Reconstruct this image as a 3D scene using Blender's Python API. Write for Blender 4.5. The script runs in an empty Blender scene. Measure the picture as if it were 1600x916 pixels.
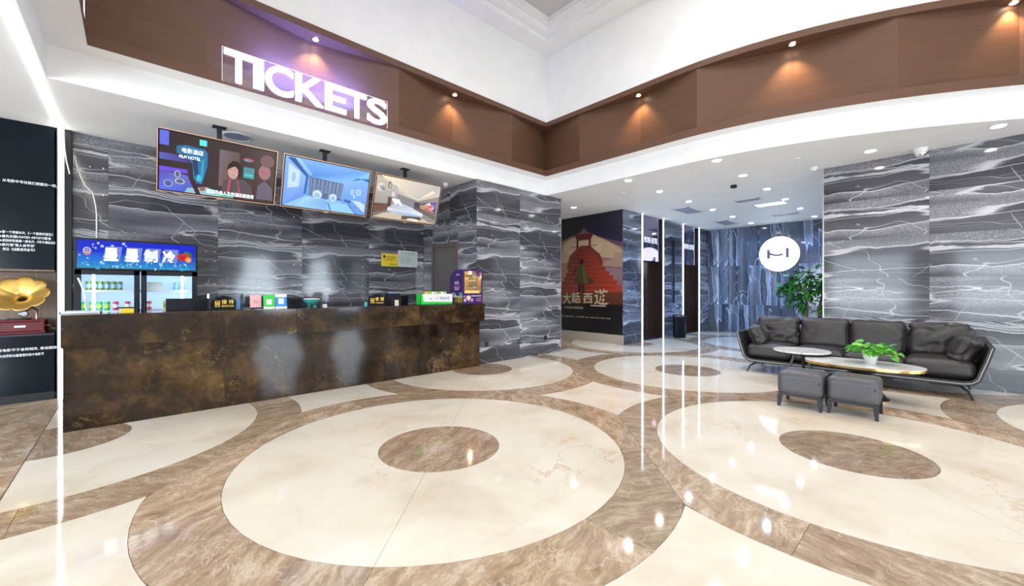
import bpy, bmesh, math, random
from mathutils import Vector, Matrix, noise
from mathutils.geometry import tessellate_polygon
random.seed(7)
PI = math.pi
S = bpy.context.scene
COL = S.collection

# ------------------------------------------------------------------ camera, world, light
CA, SA = math.cos(math.radians(43.13)), math.sin(math.radians(43.13))
H0, F, U0, V0 = 1.35, 634.0, 800.0, 454.4
cd = bpy.data.cameras.new('camera'); cam = bpy.data.objects.new('camera', cd); COL.objects.link(cam)
cam.location = (0, 0, H0); cam.rotation_euler = (PI/2, 0, -math.radians(43.13))
cd.sensor_width = 36; cd.lens = F/1600*36; cd.shift_y = -3.6/1600; cd.clip_start = .05
S.camera = cam
S.view_settings.view_transform = 'Standard'; S.view_settings.look = 'None'
S.view_settings.exposure = 0.50; S.view_settings.gamma = 1.0
S.view_settings.use_curve_mapping = False
W = bpy.data.worlds.new('world'); S.world = W; W.use_nodes = True
W.node_tree.nodes['Background'].inputs[0].default_value = (.75, .88, 1, 1)
W.node_tree.nodes['Background'].inputs[1].default_value = 1.0

def area(name, loc, rot, sx, sy, power, color=(1, 1, 1)):
    l = bpy.data.lights.new(name, 'AREA'); l.shape = 'RECTANGLE'; l.size = sx; l.size_y = sy
    l.energy = power; l.color = color
    o = bpy.data.objects.new(name, l); o.location = loc; o.rotation_euler = rot; COL.objects.link(o); return o
def spot(name, loc, power, color, angle=110, blend=.6, size=.05, rot=(0, 0, 0)):
    l = bpy.data.lights.new(name, 'SPOT'); l.energy = power; l.color = color
    l.spot_size = math.radians(angle); l.spot_blend = blend; l.shadow_soft_size = size
    o = bpy.data.objects.new(name, l); o.location = loc; o.rotation_euler = rot; COL.objects.link(o); return o
# added out-of-view fill lights under the high ceiling of the double-height space
for x in (1.4, 4.2):
    for y in (-3.6, -.6, 2.2):
        area('void_fill_light', (x, y, 6.36), (0, 0, 0), 1.8, 1.8, 37, (1, .975, .94))
# daylight in the window walls behind the camera
for x in (4.5, 7.35, 10.5):
    area('window_daylight_and_fill', (x, -7.7, 1.75), (PI/2, 0, 0), 2.0, 2.5, 135, (.78, .9, 1))
for y in (-5, -1.5, 2.2):
    area('entrance_daylight_and_fill', (-5.7, y, 1.6), (PI/2, 0, -PI/2), 2.4, 2.5, 85, (.8, .92, 1))

for x in (-4.4,):  # added fill light, placed where the back wall doesn't mirror it
    area('window_daylight_and_fill', (x, -7.7, 1.75), (PI/2, 0, 0), 2.4, 2.5, 340, (.82, .92, 1))
for y in (5.6,):  # added fill light on the entrance side, out of every reflection
    area('entrance_daylight_and_fill', (-5.7, y, 1.6), (PI/2, 0, -PI/2), 2.2, 2.5, 130, (.85, .93, 1))

# ------------------------------------------------------------------ picture helpers (calibrated photo measurements -> metres)
def PX(u, y):                       # x where photo column u meets the plane y
    k = (u-U0)/F; return ((.6837+.7298*k)/(.7298-.6837*k))*y
def PY(u, x):                       # y where photo column u meets the plane x
    k = (u-U0)/F; return ((.7298-.6837*k)/(.6837+.7298*k))*x
def PZ(v, x, y):
    return H0+(V0-v)*(.6837*x+.7298*y)/F

# ------------------------------------------------------------------ materials
def nm(name):
    m = bpy.data.materials.new(name); m.use_nodes = True
    nt = m.node_tree; b = nt.nodes['Principled BSDF']; return m, nt, b
def mat(name, c, r=.5, metal=0, em=None, es=0, spec=.5, alpha=1, coat=0, bump=0, bscale=80):
    m, nt, b = nm(name)
    b.inputs['Base Color'].default_value = (*c, 1); b.inputs['Roughness'].default_value = r
    b.inputs['Metallic'].default_value = metal; b.inputs['Specular IOR Level'].default_value = spec
    b.inputs['Coat Weight'].default_value = coat
    if em: b.inputs['Emission Color'].default_value = (*em, 1); b.inputs['Emission Strength'].default_value = es
    # faint procedural tone variation
    tc = nt.nodes.new('ShaderNodeTexCoord'); n = nt.nodes.new('ShaderNodeTexNoise')
    n.inputs['Scale'].default_value = bscale if bump else 3; n.inputs['Detail'].default_value = 3
    nt.links.new(tc.outputs['Object'], n.inputs['Vector'])
    mx = nt.nodes.new('ShaderNodeMix'); mx.data_type = 'RGBA'
    mx.inputs[6].default_value = (*[q*.94 for q in c], 1); mx.inputs[7].default_value = (*[min(1, q*1.06) for q in c], 1)
    nt.links.new(n.outputs['Fac'], mx.inputs[0]); nt.links.new(mx.outputs[2], b.inputs['Base Color'])
    if bump:
        bp = nt.nodes.new('ShaderNodeBump'); bp.inputs['Strength'].default_value = bump; bp.inputs['Distance'].default_value = .002
        nt.links.new(n.outputs['Fac'], bp.inputs['Height']); nt.links.new(bp.outputs[0], b.inputs['Normal'])
    return m
class N:
    """tiny node-graph helper"""
    def __init__(s, nt): s.nt = nt
    def add(s, t, **kw):
        n = s.nt.nodes.new(t)
        for k, v in kw.items(): setattr(n, k, v)
        return n
    def L(s, a, b): s.nt.links.new(a, b)
    def math(s, op, a, b=None, c=None, clamp=False):
        n = s.add('ShaderNodeMath', operation=op); n.use_clamp = clamp
        for i, q in enumerate((a, b, c)):
            if q is None: continue
            if isinstance(q, (int, float)): n.inputs[i].default_value = q
            else: s.L(q, n.inputs[i])
        return n.outputs[0]
    def vmath(s, op, a, b):
        n = s.add('ShaderNodeVectorMath', operation=op)
        for i, q in enumerate((a, b)):
            if isinstance(q, tuple): n.inputs[i].default_value = q
            else: s.L(q, n.inputs[i])
        return n.outputs[0]
    def noise(s, vec, scale, detail=4, rough=.5, dist=0):
        n = s.add('ShaderNodeTexNoise'); s.L(vec, n.inputs['Vector'])
        n.inputs['Scale'].default_value = scale; n.inputs['Detail'].default_value = detail
        n.inputs['Roughness'].default_value = rough; n.inputs['Distortion'].default_value = dist
        return n
    def ramp(s, fac, stops):
        n = s.add('ShaderNodeValToRGB'); e = n.color_ramp.elements
        while len(e) < len(stops): e.new(.5)
        for q, (p, c) in zip(e, stops):
            q.position = p; q.color = (*c, 1) if len(c) == 3 else c
        s.L(fac, n.inputs[0]); return n.outputs[0]
    def mix(s, fac, a, b, mode='MIX'):
        n = s.add('ShaderNodeMix', data_type='RGBA', blend_type=mode)
        for i, q in ((0, fac), (6, a), (7, b)):
            if isinstance(q, (int, float)): n.inputs[i].default_value = q
            elif isinstance(q, tuple): n.inputs[i].default_value = (*q, 1)
            else: s.L(q, n.inputs[i])
        return n.outputs[2]
    def ss(s, x, lo, hi):           # smoothstep-like
        n = s.add('ShaderNodeMapRange', interpolation_type='SMOOTHSTEP'); s.L(x, n.inputs[0])
        n.inputs[1].default_value = lo; n.inputs[2].default_value = hi; return n.outputs[0]
    def coords(s, rnd=0, steps=0, seed=0.0):
        tc = s.add('ShaderNodeTexCoord').outputs['Object']
        if rnd:
            oi = s.add('ShaderNodeObjectInfo').outputs['Random']
            if steps: oi = s.math('FLOOR', s.math('MULTIPLY', oi, float(steps)))
            cb = s.add('ShaderNodeCombineXYZ')
            s.L(s.math('MULTIPLY_ADD', oi, float(rnd), seed), cb.inputs[0]); s.L(s.math('MULTIPLY', oi, float(rnd)*.7), cb.inputs[1])
            tc = s.vmath('ADD', tc, cb.outputs[0])
        return tc

def grey_marble(name, vertical=False, tint=(1, 1, 1), k=1.0):
    m, nt, b = nm(name); g = N(nt)
    p = g.coords(3.7, 5)
    if vertical:
        sp = g.add('ShaderNodeSeparateXYZ'); g.L(p, sp.inputs[0]); cb = g.add('ShaderNodeCombineXYZ')
        g.L(sp.outputs[2], cb.inputs[0]); g.L(sp.outputs[1], cb.inputs[1]); g.L(sp.outputs[0], cb.inputs[2]); p = cb.outputs[0]
    w = g.noise(p, .75, 2); wc = g.vmath('MULTIPLY', g.vmath('SUBTRACT', w.outputs['Color'], (.5, .5, .5)), (.25, .25, .30))
    w2 = g.noise(p, 7, 3); wd = g.vmath('MULTIPLY', g.vmath('SUBTRACT', w2.outputs['Color'], (.5, .5, .5)), (.03, .03, .035))
    q = g.vmath('ADD', g.vmath('ADD', p, wc), wd)
    T = lambda c: tuple(c[i]*tint[i]*k for i in range(3))
    st = g.noise(g.vmath('MULTIPLY', q, (.3, 1, 4.5)), 1.5, 7, .55).outputs['Fac']
    base = g.ramp(st, [(.3, T((.044, .043, .053))), (.5, T((.066, .065, .078))), (.7, T((.105, .104, .122)))])
    f2 = g.noise(g.vmath('MULTIPLY', q, (.22, 1, 2.0)), 1.25, 2).outputs['Fac']
    msk = g.math('MULTIPLY', g.ss(f2, .475, .495), g.math('SUBTRACT', 1.0, g.ss(f2, .50, .66)))
    grain = g.ss(g.noise(g.vmath('MULTIPLY', p, (1, 1, 1.8)), 70, 3, .75).outputs['Fac'], .40, .66)
    base = g.mix(g.math('MULTIPLY', msk, .5), base, T((.17, .17, .195)))
    base = g.mix(g.math('MULTIPLY', g.math('MULTIPLY', msk, grain), .75), base, T((.38, .38, .42)))
    def vein(scale, stretch, wid, det=2, seed=0., lev=.5):
        f = g.noise(g.vmath('ADD', g.vmath('MULTIPLY', q, stretch), (seed, seed, 0.)), scale, det, .45).outputs['Fac']
        a = g.math('ABSOLUTE', g.math('SUBTRACT', f, lev))
        return g.math('SUBTRACT', 1.0, g.ss(a, wid*.2, wid))
    v = g.math('MAXIMUM', vein(1.0, (.14, 1, 2.2), .0055), g.math('MULTIPLY', vein(1.2, (.12, 1, 2.6), .003, 2, 9.3, .56), .5))
    v = g.math('MAXIMUM', v, g.math('MULTIPLY', vein(1.25, (.22, 1, 2.0), .011, 2, 0., .492), .8))
    v = g.math('MAXIMUM', v, g.math('MULTIPLY', vein(1.1, (.7, 1, 1.5), .004, 2, 15.7, .43), .6))
    vo = g.add('ShaderNodeTexVoronoi', feature='DISTANCE_TO_EDGE'); vo.inputs['Scale'].default_value = 1.0
    g.L(g.vmath('MULTIPLY', q, (.8, 1, 1.9)), vo.inputs['Vector'])
    cr = g.math('MULTIPLY', g.math('SUBTRACT', 1.0, g.ss(vo.outputs['Distance'], .001, .006)), g.ss(g.noise(p, 1.6, 1).outputs['Fac'], .46, .56))
    v = g.math('MAXIMUM', v, g.math('MULTIPLY', cr, .5))
    col = g.mix(g.math('MULTIPLY', v, .7), base, T((.66, .66, .70)))
    g.L(col, b.inputs['Base Color']); b.inputs['Roughness'].default_value = .09
    b.inputs['Specular IOR Level'].default_value = .55
    return m
def cream_marble(name):
    m, nt, b = nm(name); g = N(nt); p = g.coords()
    w = g.noise(p, .9, 3); q = g.vmath('ADD', p, g.vmath('MULTIPLY', w.outputs['Color'], (.7, .7, 0)))
    c = g.ramp(g.noise(q, 1.3, 7, .6).outputs['Fac'], [(.3, (.70, .60, .47)), (.5, (.81, .74, .62)), (.7, (.86, .81, .72))])
    a = g.math('ABSOLUTE', g.math('SUBTRACT', g.noise(q, 1.1, 5, .6).outputs['Fac'], .5))
    vn = g.math('MULTIPLY', g.math('SUBTRACT', 1.0, g.ss(a, .0, .014)), g.ss(g.noise(p, .8, 2).outputs['Fac'], .5, .66))
    c = g.mix(g.math('MULTIPLY', vn, .55), c, (.62, .43, .22))
    g.L(c, b.inputs['Base Color']); b.inputs['Roughness'].default_value = .055
    return m
def brown_marble(name, dark=(.21, .135, .082), mid=(.41, .295, .195), light=(.68, .56, .43)):
    m, nt, b = nm(name); g = N(nt); p = g.coords(11.3)
    oi = g.add('ShaderNodeObjectInfo').outputs['Random']
    vr = g.add('ShaderNodeVectorRotate', rotation_type='Z_AXIS'); g.L(p, vr.inputs['Vector'])
    g.L(g.math('MULTIPLY', oi, 3.0), vr.inputs['Angle']); p = vr.outputs[0]
    w = g.noise(p, 3, 4); q = g.vmath('ADD', p, g.vmath('MULTIPLY', w.outputs['Color'], (.25, .25, 0)))
    c = g.ramp(g.noise(g.vmath('MULTIPLY', q, (1, 3.2, 1)), 3.0, 12, .78).outputs['Fac'], [(.32, dark), (.5, mid), (.68, light)])
    vo = g.add('ShaderNodeTexVoronoi', feature='DISTANCE_TO_EDGE'); vo.inputs['Scale'].default_value = 16
    g.L(g.vmath('MULTIPLY', q, (1, 1.8, 1)), vo.inputs['Vector'])
    cr = g.math('MULTIPLY', g.math('SUBTRACT', 1.0, g.ss(vo.outputs['Distance'], .0, .05)), g.ss(g.noise(p, 2.2, 3).outputs['Fac'], .45, .62))
    c = g.mix(g.math('MULTIPLY', cr, .5), c, tuple(min(1, x*1.25) for x in light))
    a = g.math('ABSOLUTE', g.math('SUBTRACT', g.noise(q, 1.3, 4, .6).outputs['Fac'], .5))
    c = g.mix(g.math('MULTIPLY', g.math('SUBTRACT', 1.0, g.ss(a, .0, .005)), .4), c, (.66, .57, .46))
    br = g.math('MULTIPLY_ADD', oi, .3, .86)
    hs = g.add('ShaderNodeHueSaturation'); g.L(c, hs.inputs['Color']); g.L(br, hs.inputs['Value'])
    g.L(hs.outputs[0], b.inputs['Base Color']); b.inputs['Roughness'].default_value = .065
    return m
def counter_marble(name):
    m, nt, b = nm(name); g = N(nt); p = g.coords(5.1)
    w = g.noise(p, 2, 5, .6); q = g.vmath('ADD', p, g.vmath('MULTIPLY', w.outputs['Color'], (.4, .4, .4)))
    c = g.ramp(g.noise(q, 1.5, 12, .75).outputs['Fac'], [(.36, (.008, .005, .003)), (.5, (.032, .017, .008)), (.62, (.10, .055, .018)), (.74, (.27, .17, .06))])
    a = g.math('ABSOLUTE', g.math('SUBTRACT', g.noise(q, 1.4, 6, .65).outputs['Fac'], .5))
    v = g.math('MULTIPLY', g.math('SUBTRACT', 1.0, g.ss(a, .0, .012)), g.ss(g.noise(p, 1.7, 2).outputs['Fac'], .5, .65))
    c = g.mix(g.math('MULTIPLY', v, .4), c, (.34, .22, .09))
    g.L(c, b.inputs['Base Color']); b.inputs['Roughness'].default_value = .08; b.inputs['Specular IOR Level'].default_value = .4
    return m
def wood(name, a, c, scale=1, axis=(1, 1, 14), r=.45):
    m, nt, b = nm(name); g = N(nt); p = g.coords(3.1)
    f = g.noise(g.vmath('MULTIPLY', p, axis), 2.2*scale, 6, .6).outputs['Fac']
    g.L(g.ramp(f, [(.3, a), (.7, c)]), b.inputs['Base Color']); b.inputs['Roughness'].default_value = r; b.inputs['Specular IOR Level'].default_value = .25
    return m
def attr_mat(name, emit=0, r=.4):
    m, nt, b = nm(name); g = N(nt)
    a = g.add('ShaderNodeVertexColor'); a.layer_name = 'Col'
    if emit:
        b.inputs['Base Color'].default_value = (.01, .01, .01, 1)
        b.inputs['Specular IOR Level'].default_value = .15
        g.L(a.outputs[0], b.inputs['Emission Color']); b.inputs['Emission Strength'].default_value = emit
    else: g.L(a.outputs[0], b.inputs['Base Color'])
    b.inputs['Roughness'].default_value = r
    return m
def glass_mat(name, tint=(.9, .97, 1), refl=.12):
    m, nt, b = nm(name); g = N(nt); nt.nodes.remove(b)
    t = g.add('ShaderNodeBsdfTransparent'); t.inputs[0].default_value = (*tint, 1)
    gl = g.add('ShaderNodeBsdfGlossy'); gl.inputs['Roughness'].default_value = .02; cap = refl < .02
    fr = g.add('ShaderNodeFresnel'); fr.inputs[0].default_value = 1.5
    mx = g.add('ShaderNodeMixShader'); g.L(g.math('MINIMUM', fr.outputs[0], .012) if cap else g.math('MAXIMUM', fr.outputs[0], refl), mx.inputs[0])
    g.L(t.outputs[0], mx.inputs[1]); g.L(gl.outputs[0], mx.inputs[2]); g.L(mx.outputs[0], nt.nodes['Material Output'].inputs[0])
    return m

M = dict(
    white=mat('white_paint', (.80, .80, .80), .6), white_hi=mat('high_wall_paint', (.84, .84, .84), .6),
    ceil=mat('ceiling_paint', (.91, .91, .92), .6), capgrey=mat('shaded_cap_paint', (.55, .54, .54), .7),  # capgrey: dimness of the less lit high ceiling put into the colour
    grey=grey_marble('grey_marble'), greyv=grey_marble('grey_marble_vertical_bluelit', True, (.8, 1., 1.3), 1.25),  # greyv: the lobby's blue light is put into its tint
    greyb=grey_marble('grey_marble_bluelit', False, (.88, 1., 1.2), 1.0),  # greyb: same marble with the blue light cast painted in
    joint=mat('joint', (.05, .05, .055), .6), cream=cream_marble('cream_marble'), brown=brown_marble('brown_marble'),
    brown2=brown_marble('brown_disc_marble', (.19, .12, .075), (.34, .24, .16), (.58, .46, .35)),
    counter=counter_marble('dark_emperador'), floorjoint=mat('floor_joint', (.3, .24, .18), .3),
    veneer=wood('brown_veneer', (.112, .057, .034), (.142, .073, .045), 1, (1, 1, 22), .42),
    veneer2=mat('brown_rim', (.135, .070, .044), .45, spec=.25),
    wood=wood('niche_wood', (.24, .18, .14), (.36, .28, .22), 1.5, (16, 16, .6), .5),
    black=mat('black', (.008, .009, .011), .35, spec=.3), blackgloss=mat('black_gloss', (.006, .010, .015), .12, spec=.14),
    chromed=mat('dark_chrome', (.10, .10, .12), .12, 1), steel=mat('steel', (.55, .56, .58), .28, 1),
    darkmetal=mat('dark_metal', (.02, .022, .03), .38, .3), gold=mat('gold', (.83, .55, .18), .22, 1),
    brass=mat('brass', (.9, .62, .35), .3, 1), rosegold=mat('rose_gold', (.75, .42, .25), .3, .8),
    leather=mat('dark_leather', (.034, .029, .030), .42, bump=.25, bscale=220), leather2=mat('stool_leather', (.085, .082, .093), .38, bump=.2, bscale=220),
    shell=mat('sofa_shell', (.028, .026, .028), .45), piping=mat('light_piping', (.5, .5, .52), .4),
    doorpaint=wood('door_laminate', (.115, .10, .10), (.135, .12, .12), 1, (12, 12, .7), .45), frame=mat('door_frame_bronze', (.11, .085, .07), .4),
    bronze=mat('elevator_bronze', (.055, .032, .028), .22, .7), header=mat('elevator_header_metal', (.30, .27, .38), .04, 1),
    led=mat('led_strip', (1, 1, 1), .5, em=(1, .97, .90), es=9), ledblue=mat('led_strip_cool', (1, 1, 1), .5, em=(.72, .88, 1), es=8),
    lamp=mat('lamp_lens', (1, 1, 1), .5, em=(1, .96, .9), es=30), lampwarm=mat('warm_lamp_lens', (1, 1, 1), .5, em=(1, .8, .55), es=25),
    logo=mat('logo_light', (1, 1, 1), .5, em=(.93, .94, 1), es=1.5), logogrey=mat('logo_mark', (.12, .13, .2), .5),
    letter=mat('letter_face', (1, 1, 1), .5, em=(.84, .86, 1), es=5), letterside=mat('letter_side', (.8, .8, 1), .5, em=(.42, .42, 1), es=3),
    panel=mat('light_panel', (1, 1, 1), .5, em=(.85, .93, 1), es=3), plastic=mat('white_plastic', (.75, .75, .75), .35),
    vent=mat('vent_metal', (.33, .38, .5), .45), glass=glass_mat('clear_glass', (.97, .99, 1), .01), signglass=glass_mat('sign_plate', (.98, .98, 1), .01), acrylic=glass_mat('clear_acrylic', (.90, .95, 1), .05),
    green=mat('green_card', (.02, .62, .05), .4), pink=mat('pink_card', (.85, .45, .47), .5), blue=mat('blue_card', (.01, .25, .72), .4),
    paper=mat('white_paper', (.82, .82, .82), .5), purple=mat('purple_laminate', (.045, .012, .13), .3),
    red=mat('red_lacquer', (.14, .010, .014), .25, spec=.25), hornm=mat('horn_gold', (.80, .52, .14), .28, .75),
    soil=mat('soil', (.05, .03, .02), .9), trunk=wood('bark', (.16, .10, .06), (.32, .22, .14), 4, (8, 8, 1), .8),
    leafd=mat('dark_leaf', (.02, .15, .025), .35), leafl=mat('bright_leaf', (.10, .42, .03), .4), stem=mat('green_stem', (.08, .28, .04), .5),
    topmarble=None, yellow=mat('yellow_sheet', (.85, .62, .02), .4), gcert=mat('pale_sheet', (.55, .63, .60), .35),
    goldtext=mat('gold_text', (.95, .62, .08), .4, em=(.95, .6, .05), es=.35), whitetext=mat('white_text', (.85, .87, .9), .4, em=(.7, .8, .9), es=.4),
    greytext=mat('grey_text', (.25, .3, .3), .5), redtext=mat('red_text', (.6, .06, .02), .5), navytext=mat('blue_text', (.02, .15, .5), .5),
    teal=mat('teal_glass', (.05, .38, .38), .12, coat=1), monitor=mat('monitor_black', (.009, .009, .013), .35, spec=.25),
    curtain=mat('sheer_curtain', (.75, .8, .85), .8), bluesheet=mat('blue_plastic', (.10, .25, .5), .3),
    fridgein=mat('fridge_liner', (.5, .62, .85), .4, em=(.45, .6, 1), es=.35), fridgelamp=mat('fridge_lamp', (1, 1, 1), .5, em=(.8, .9, 1), es=10),
    art=attr_mat('printed_picture', 0, .35), artposter=attr_mat('satin_poster_print', 0, .42), screen=attr_mat('lit_screen', .78, .1), lightbox=attr_mat('lit_sign_print', .6, .2),
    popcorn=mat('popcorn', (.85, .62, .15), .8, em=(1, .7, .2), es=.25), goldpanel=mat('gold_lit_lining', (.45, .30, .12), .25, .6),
    cream_fig=mat('cream_paint', (.7, .62, .5), .5), wrap=mat('table_black', (.015, .015, .02), .3, .2),
)
def table_marble():
    m, nt, b = nm('white_table_marble'); g = N(nt); p = g.coords()
    q = g.vmath('ADD', p, g.vmath('MULTIPLY', g.noise(p, 3, 4).outputs['Color'], (.15, .15, .0)))
    a = g.math('ABSOLUTE', g.math('SUBTRACT', g.noise(g.vmath('MULTIPLY', q, (5, 1.2, 1)), 1.8, 4).outputs['Fac'], .5))
    c = g.mix(g.math('MULTIPLY', g.math('SUBTRACT', 1.0, g.ss(a, 0.0, .022)), .7), (.84, .83, .82), (.36, .35, .36))
    g.L(c, b.inputs['Base Color']); b.inputs['Roughness'].default_value = .12; return m
M['topmarble'] = table_marble()

# ------------------------------------------------------------------ mesh helpers
class MB:
    def __init__(s): s.v = []; s.f = []; s.c = []
    def quad(s, a, b, c, d): i = len(s.v); s.v += [tuple(a), tuple(b), tuple(c), tuple(d)]; s.f.append((i, i+1, i+2, i+3)); return s
    def poly(s, pts): i = len(s.v); s.v += [tuple(p) for p in pts]; s.f.append(tuple(range(i, i+len(pts)))); return s
    def box(s, x0, x1, y0, y1, z0, z1):
        if x0 > x1: x0, x1 = x1, x0
        if y0 > y1: y0, y1 = y1, y0
        if z0 > z1: z0, z1 = z1, z0
        i = len(s.v)
        s.v += [(x0, y0, z0), (x1, y0, z0), (x1, y1, z0), (x0, y1, z0), (x0, y0, z1), (x1, y0, z1), (x1, y1, z1), (x0, y1, z1)]
        s.f += [tuple(i+k for k in q) for q in ((3, 2, 1, 0), (4, 5, 6, 7), (0, 1, 5, 4), (1, 2, 6, 5), (2, 3, 7, 6), (3, 0, 4, 7))]
        return s
    def prism(s, pts, z0, z1):      # pts: 2-D counter-clockwise
        n = len(pts); i = len(s.v)
        s.v += [(p[0], p[1], z0) for p in pts]+[(p[0], p[1], z1) for p in pts]
        s.f.append(tuple(i+k for k in reversed(range(n)))); s.f.append(tuple(i+n+k for k in range(n)))
        s.f += [(i+k, i+(k+1) % n, i+n+(k+1) % n, i+n+k) for k in range(n)]
        return s
    def tube(s, pts, r, n=10, cap=True):
        pts = [Vector(p) for p in pts]; rs = r if isinstance(r, (list, tuple)) else [r]*len(pts)
        i0 = len(s.v); up = Vector((0, 0, 1))
        for k, p in enumerate(pts):
            t = (pts[min(k+1, len(pts)-1)]-pts[max(k-1, 0)]).normalized()
            a = t.cross(up)
            if a.length < .05: a = t.cross(Vector((1, 0, 0)))
            a.normalize(); b = t.cross(a)
            for j in range(n):
                q = p+(a*math.cos(2*PI*j/n)+b*math.sin(2*PI*j/n))*rs[k]; s.v.append(tuple(q))
        for k in range(len(pts)-1):
            for j in range(n):
                a0 = i0+k*n+j; a1 = i0+k*n+(j+1) % n
                s.f.append((a0, a0+n, a1+n, a1))
        if cap:
            s.f.append(tuple(i0+j for j in range(n))); e = i0+(len(pts)-1)*n; s.f.append(tuple(e+j for j in reversed(range(n))))
        return s
    def lathe(s, prof, n=32, cx=0, cy=0, sx=1, sy=1):   # prof [(r, z)...] bottom to top
        i0 = len(s.v)
        for r, z in prof:
            for j in range(n): s.v.append((cx+r*sx*math.cos(2*PI*j/n), cy+r*sy*math.sin(2*PI*j/n), z))
        for k in range(len(prof)-1):
            for j in range(n):
                a0 = i0+k*n+j; a1 = i0+k*n+(j+1) % n; s.f.append((a0, a1, a1+n, a0+n))
        if prof[0][0] > 1e-5: s.f.append(tuple(i0+j for j in reversed(range(n))))
        if prof[-1][0] > 1e-5: e = i0+(len(prof)-1)*n; s.f.append(tuple(e+j for j in range(n)))
        return s
    def build(s, name, m, parent=None, loc=(0, 0, 0), rot=(0, 0, 0), bevel=0, seg=2, smooth=False, cols=None, clean=True):
        me = bpy.data.meshes.new(name); me.from_pydata(s.v, [], s.f)
        if clean or bevel:
            bm = bmesh.new(); bm.from_mesh(me)
            if clean: bmesh.ops.remove_doubles(bm, verts=bm.verts, dist=1e-5); bmesh.ops.recalc_face_normals(bm, faces=bm.faces)
            if bevel:
                es = [e for e in bm.edges if len(e.link_faces) == 2 and e.calc_face_angle(0) > .5]
                bmesh.ops.bevel(bm, geom=es, offset=bevel, segments=seg, profile=.6, affect='EDGES', clamp_overlap=True)
            bm.to_mesh(me); bm.free()
        if smooth:
            me.polygons.foreach_set('use_smooth', [True]*len(me.polygons))
            try: me.set_sharp_from_angle(angle=math.radians(38))
            except Exception: pass
        if m: me.materials.append(M[m] if isinstance(m, str) else m)
        o = bpy.data.objects.new(name, me); o.location = loc; o.rotation_euler = rot
        COL.objects.link(o)
        if parent: o.parent = parent
        return o
def tag(o, label=None, cat=None, group=None, kind=None):
    if label: o['label'] = label
    if cat: o['category'] = cat
    if group: o['group'] = group
    if kind: o['kind'] = kind
    return o
def thing(name, label, cat, loc=(0, 0, 0), rz=0, group=None):
    o = bpy.data.objects.new(name, None); o.location = loc; o.rotation_euler = (0, 0, rz); o.empty_display_size = .1
    COL.objects.link(o); return tag(o, label, cat, group)
def struct(o): o['kind'] = 'structure'; return o
def dup(root, loc, rz=None, label=None, group=None):
    def rec(o, par):
        c = o.copy(); COL.objects.link(c)
        if par is not None: c.parent = par
        for ch in list(kids.get(o.name, [])): rec(ch, c)
        return c
    kids = {}
    def walk(o):
        kids[o.name] = list(o.children)
        for c in o.children: walk(c)
    walk(root)
    r = rec(root, None); r.location = loc
    if rz is not None: r.rotation_euler = (0, 0, rz)
    if label: r['label'] = label
    if group: r['group'] = group
    return r
DG = None
def text(name, s, size, m, parent, loc, rot=(PI/2, 0, 0), ext=.001, width=None, height=None, offset=0, align='LEFT', shear=0):
    cu = bpy.data.curves.new(name, 'FONT'); cu.body = s; cu.size = size; cu.extrude = ext; cu.offset = offset
    cu.resolution_u = 2 if size < .3 else 6; cu.align_x = align; cu.shear = shear
    t = bpy.data.objects.new(name, cu); COL.objects.link(t)
    dg = bpy.context.evaluated_depsgraph_get(); me = bpy.data.meshes.new_from_object(t.evaluated_get(dg))
    bpy.data.objects.remove(t); bpy.data.curves.remove(cu)
    if len(me.vertices):
        xs = [v.co.x for v in me.vertices]; ys = [v.co.y for v in me.vertices]
        kx = width/(max(xs)-min(xs)) if width else 1; ky = height/(max(ys)-min(ys)) if height else (kx if width else 1)
        x0 = min(xs) if align == 'LEFT' else 0; y0 = min(ys)
        for v in me.vertices: v.co.x = (v.co.x-x0)*kx; v.co.y = (v.co.y-y0)*ky
    me.materials.clear(); me.materials.append(M[m])
    me.name = name
    o = bpy.data.objects.new(name, me); o.location = loc; o.rotation_euler = rot; COL.objects.link(o)
    if parent: o.parent = parent
    return o
FY = (PI/2, 0, 0); FX = (PI/2, 0, -PI/2)       # facing -y / facing -x
def art(name, w, h, shapes, m, parent, loc, rot=FY, step=.0001):
    """flat printed or lit picture: coloured polygons laid in order on a w x h sheet, lower left at loc"""
    v = []; f = []; cols = []
    z = 0
    for c, pts in shapes:
        z += step; i = len(v)
        if isinstance(c[0], (tuple, list)): cc = list(c)
        else: cc = [c]*len(pts)
        v += [(p[0]*w, p[1]*h, z) for p in pts]; cols += cc; f.append(tuple(range(i, i+len(pts))))
    me = bpy.data.meshes.new(name); me.from_pydata(v, [], f)
    ca = me.color_attributes.new('Col', 'FLOAT_COLOR', 'POINT')
    for k, c in enumerate(cols): ca.data[k].color = (*c, 1)
    me.materials.append(M[m])
    o = bpy.data.objects.new(name, me); o.location = loc; o.rotation_euler = rot; COL.objects.link(o)
    if parent: o.parent = parent
    return o
def R(x0, y0, x1, y1): return [(x0, y0), (x1, y0), (x1, y1), (x0, y1)]
def EL(cx, cy, rx, ry, n=16): return [(cx+rx*math.cos(2*PI*k/n), cy+ry*math.sin(2*PI*k/n)) for k in range(n)]

# ------------------------------------------------------------------ ROOM SHELL
ZC = 3.39                       # low ceiling
YB, XS = 7.68, 4.58             # wall behind the counter, side wall with the door
YBOX, XBOX = 5.83, 6.95         # marble block right of the counter
XP, YE, XF = 8.95, 5.50, 14.3   # poster wall, elevator wall, far logo wall
XW, YW = 8.45, 1.39             # wall behind the sofa and its free edge
XL = -.62                       # border line of the inlaid floor / LED line

floor = struct(MB().box(-6.2, 14.6, -8.2, 8.3, -.12, -.012).build('floor', 'floorjoint'))

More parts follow.
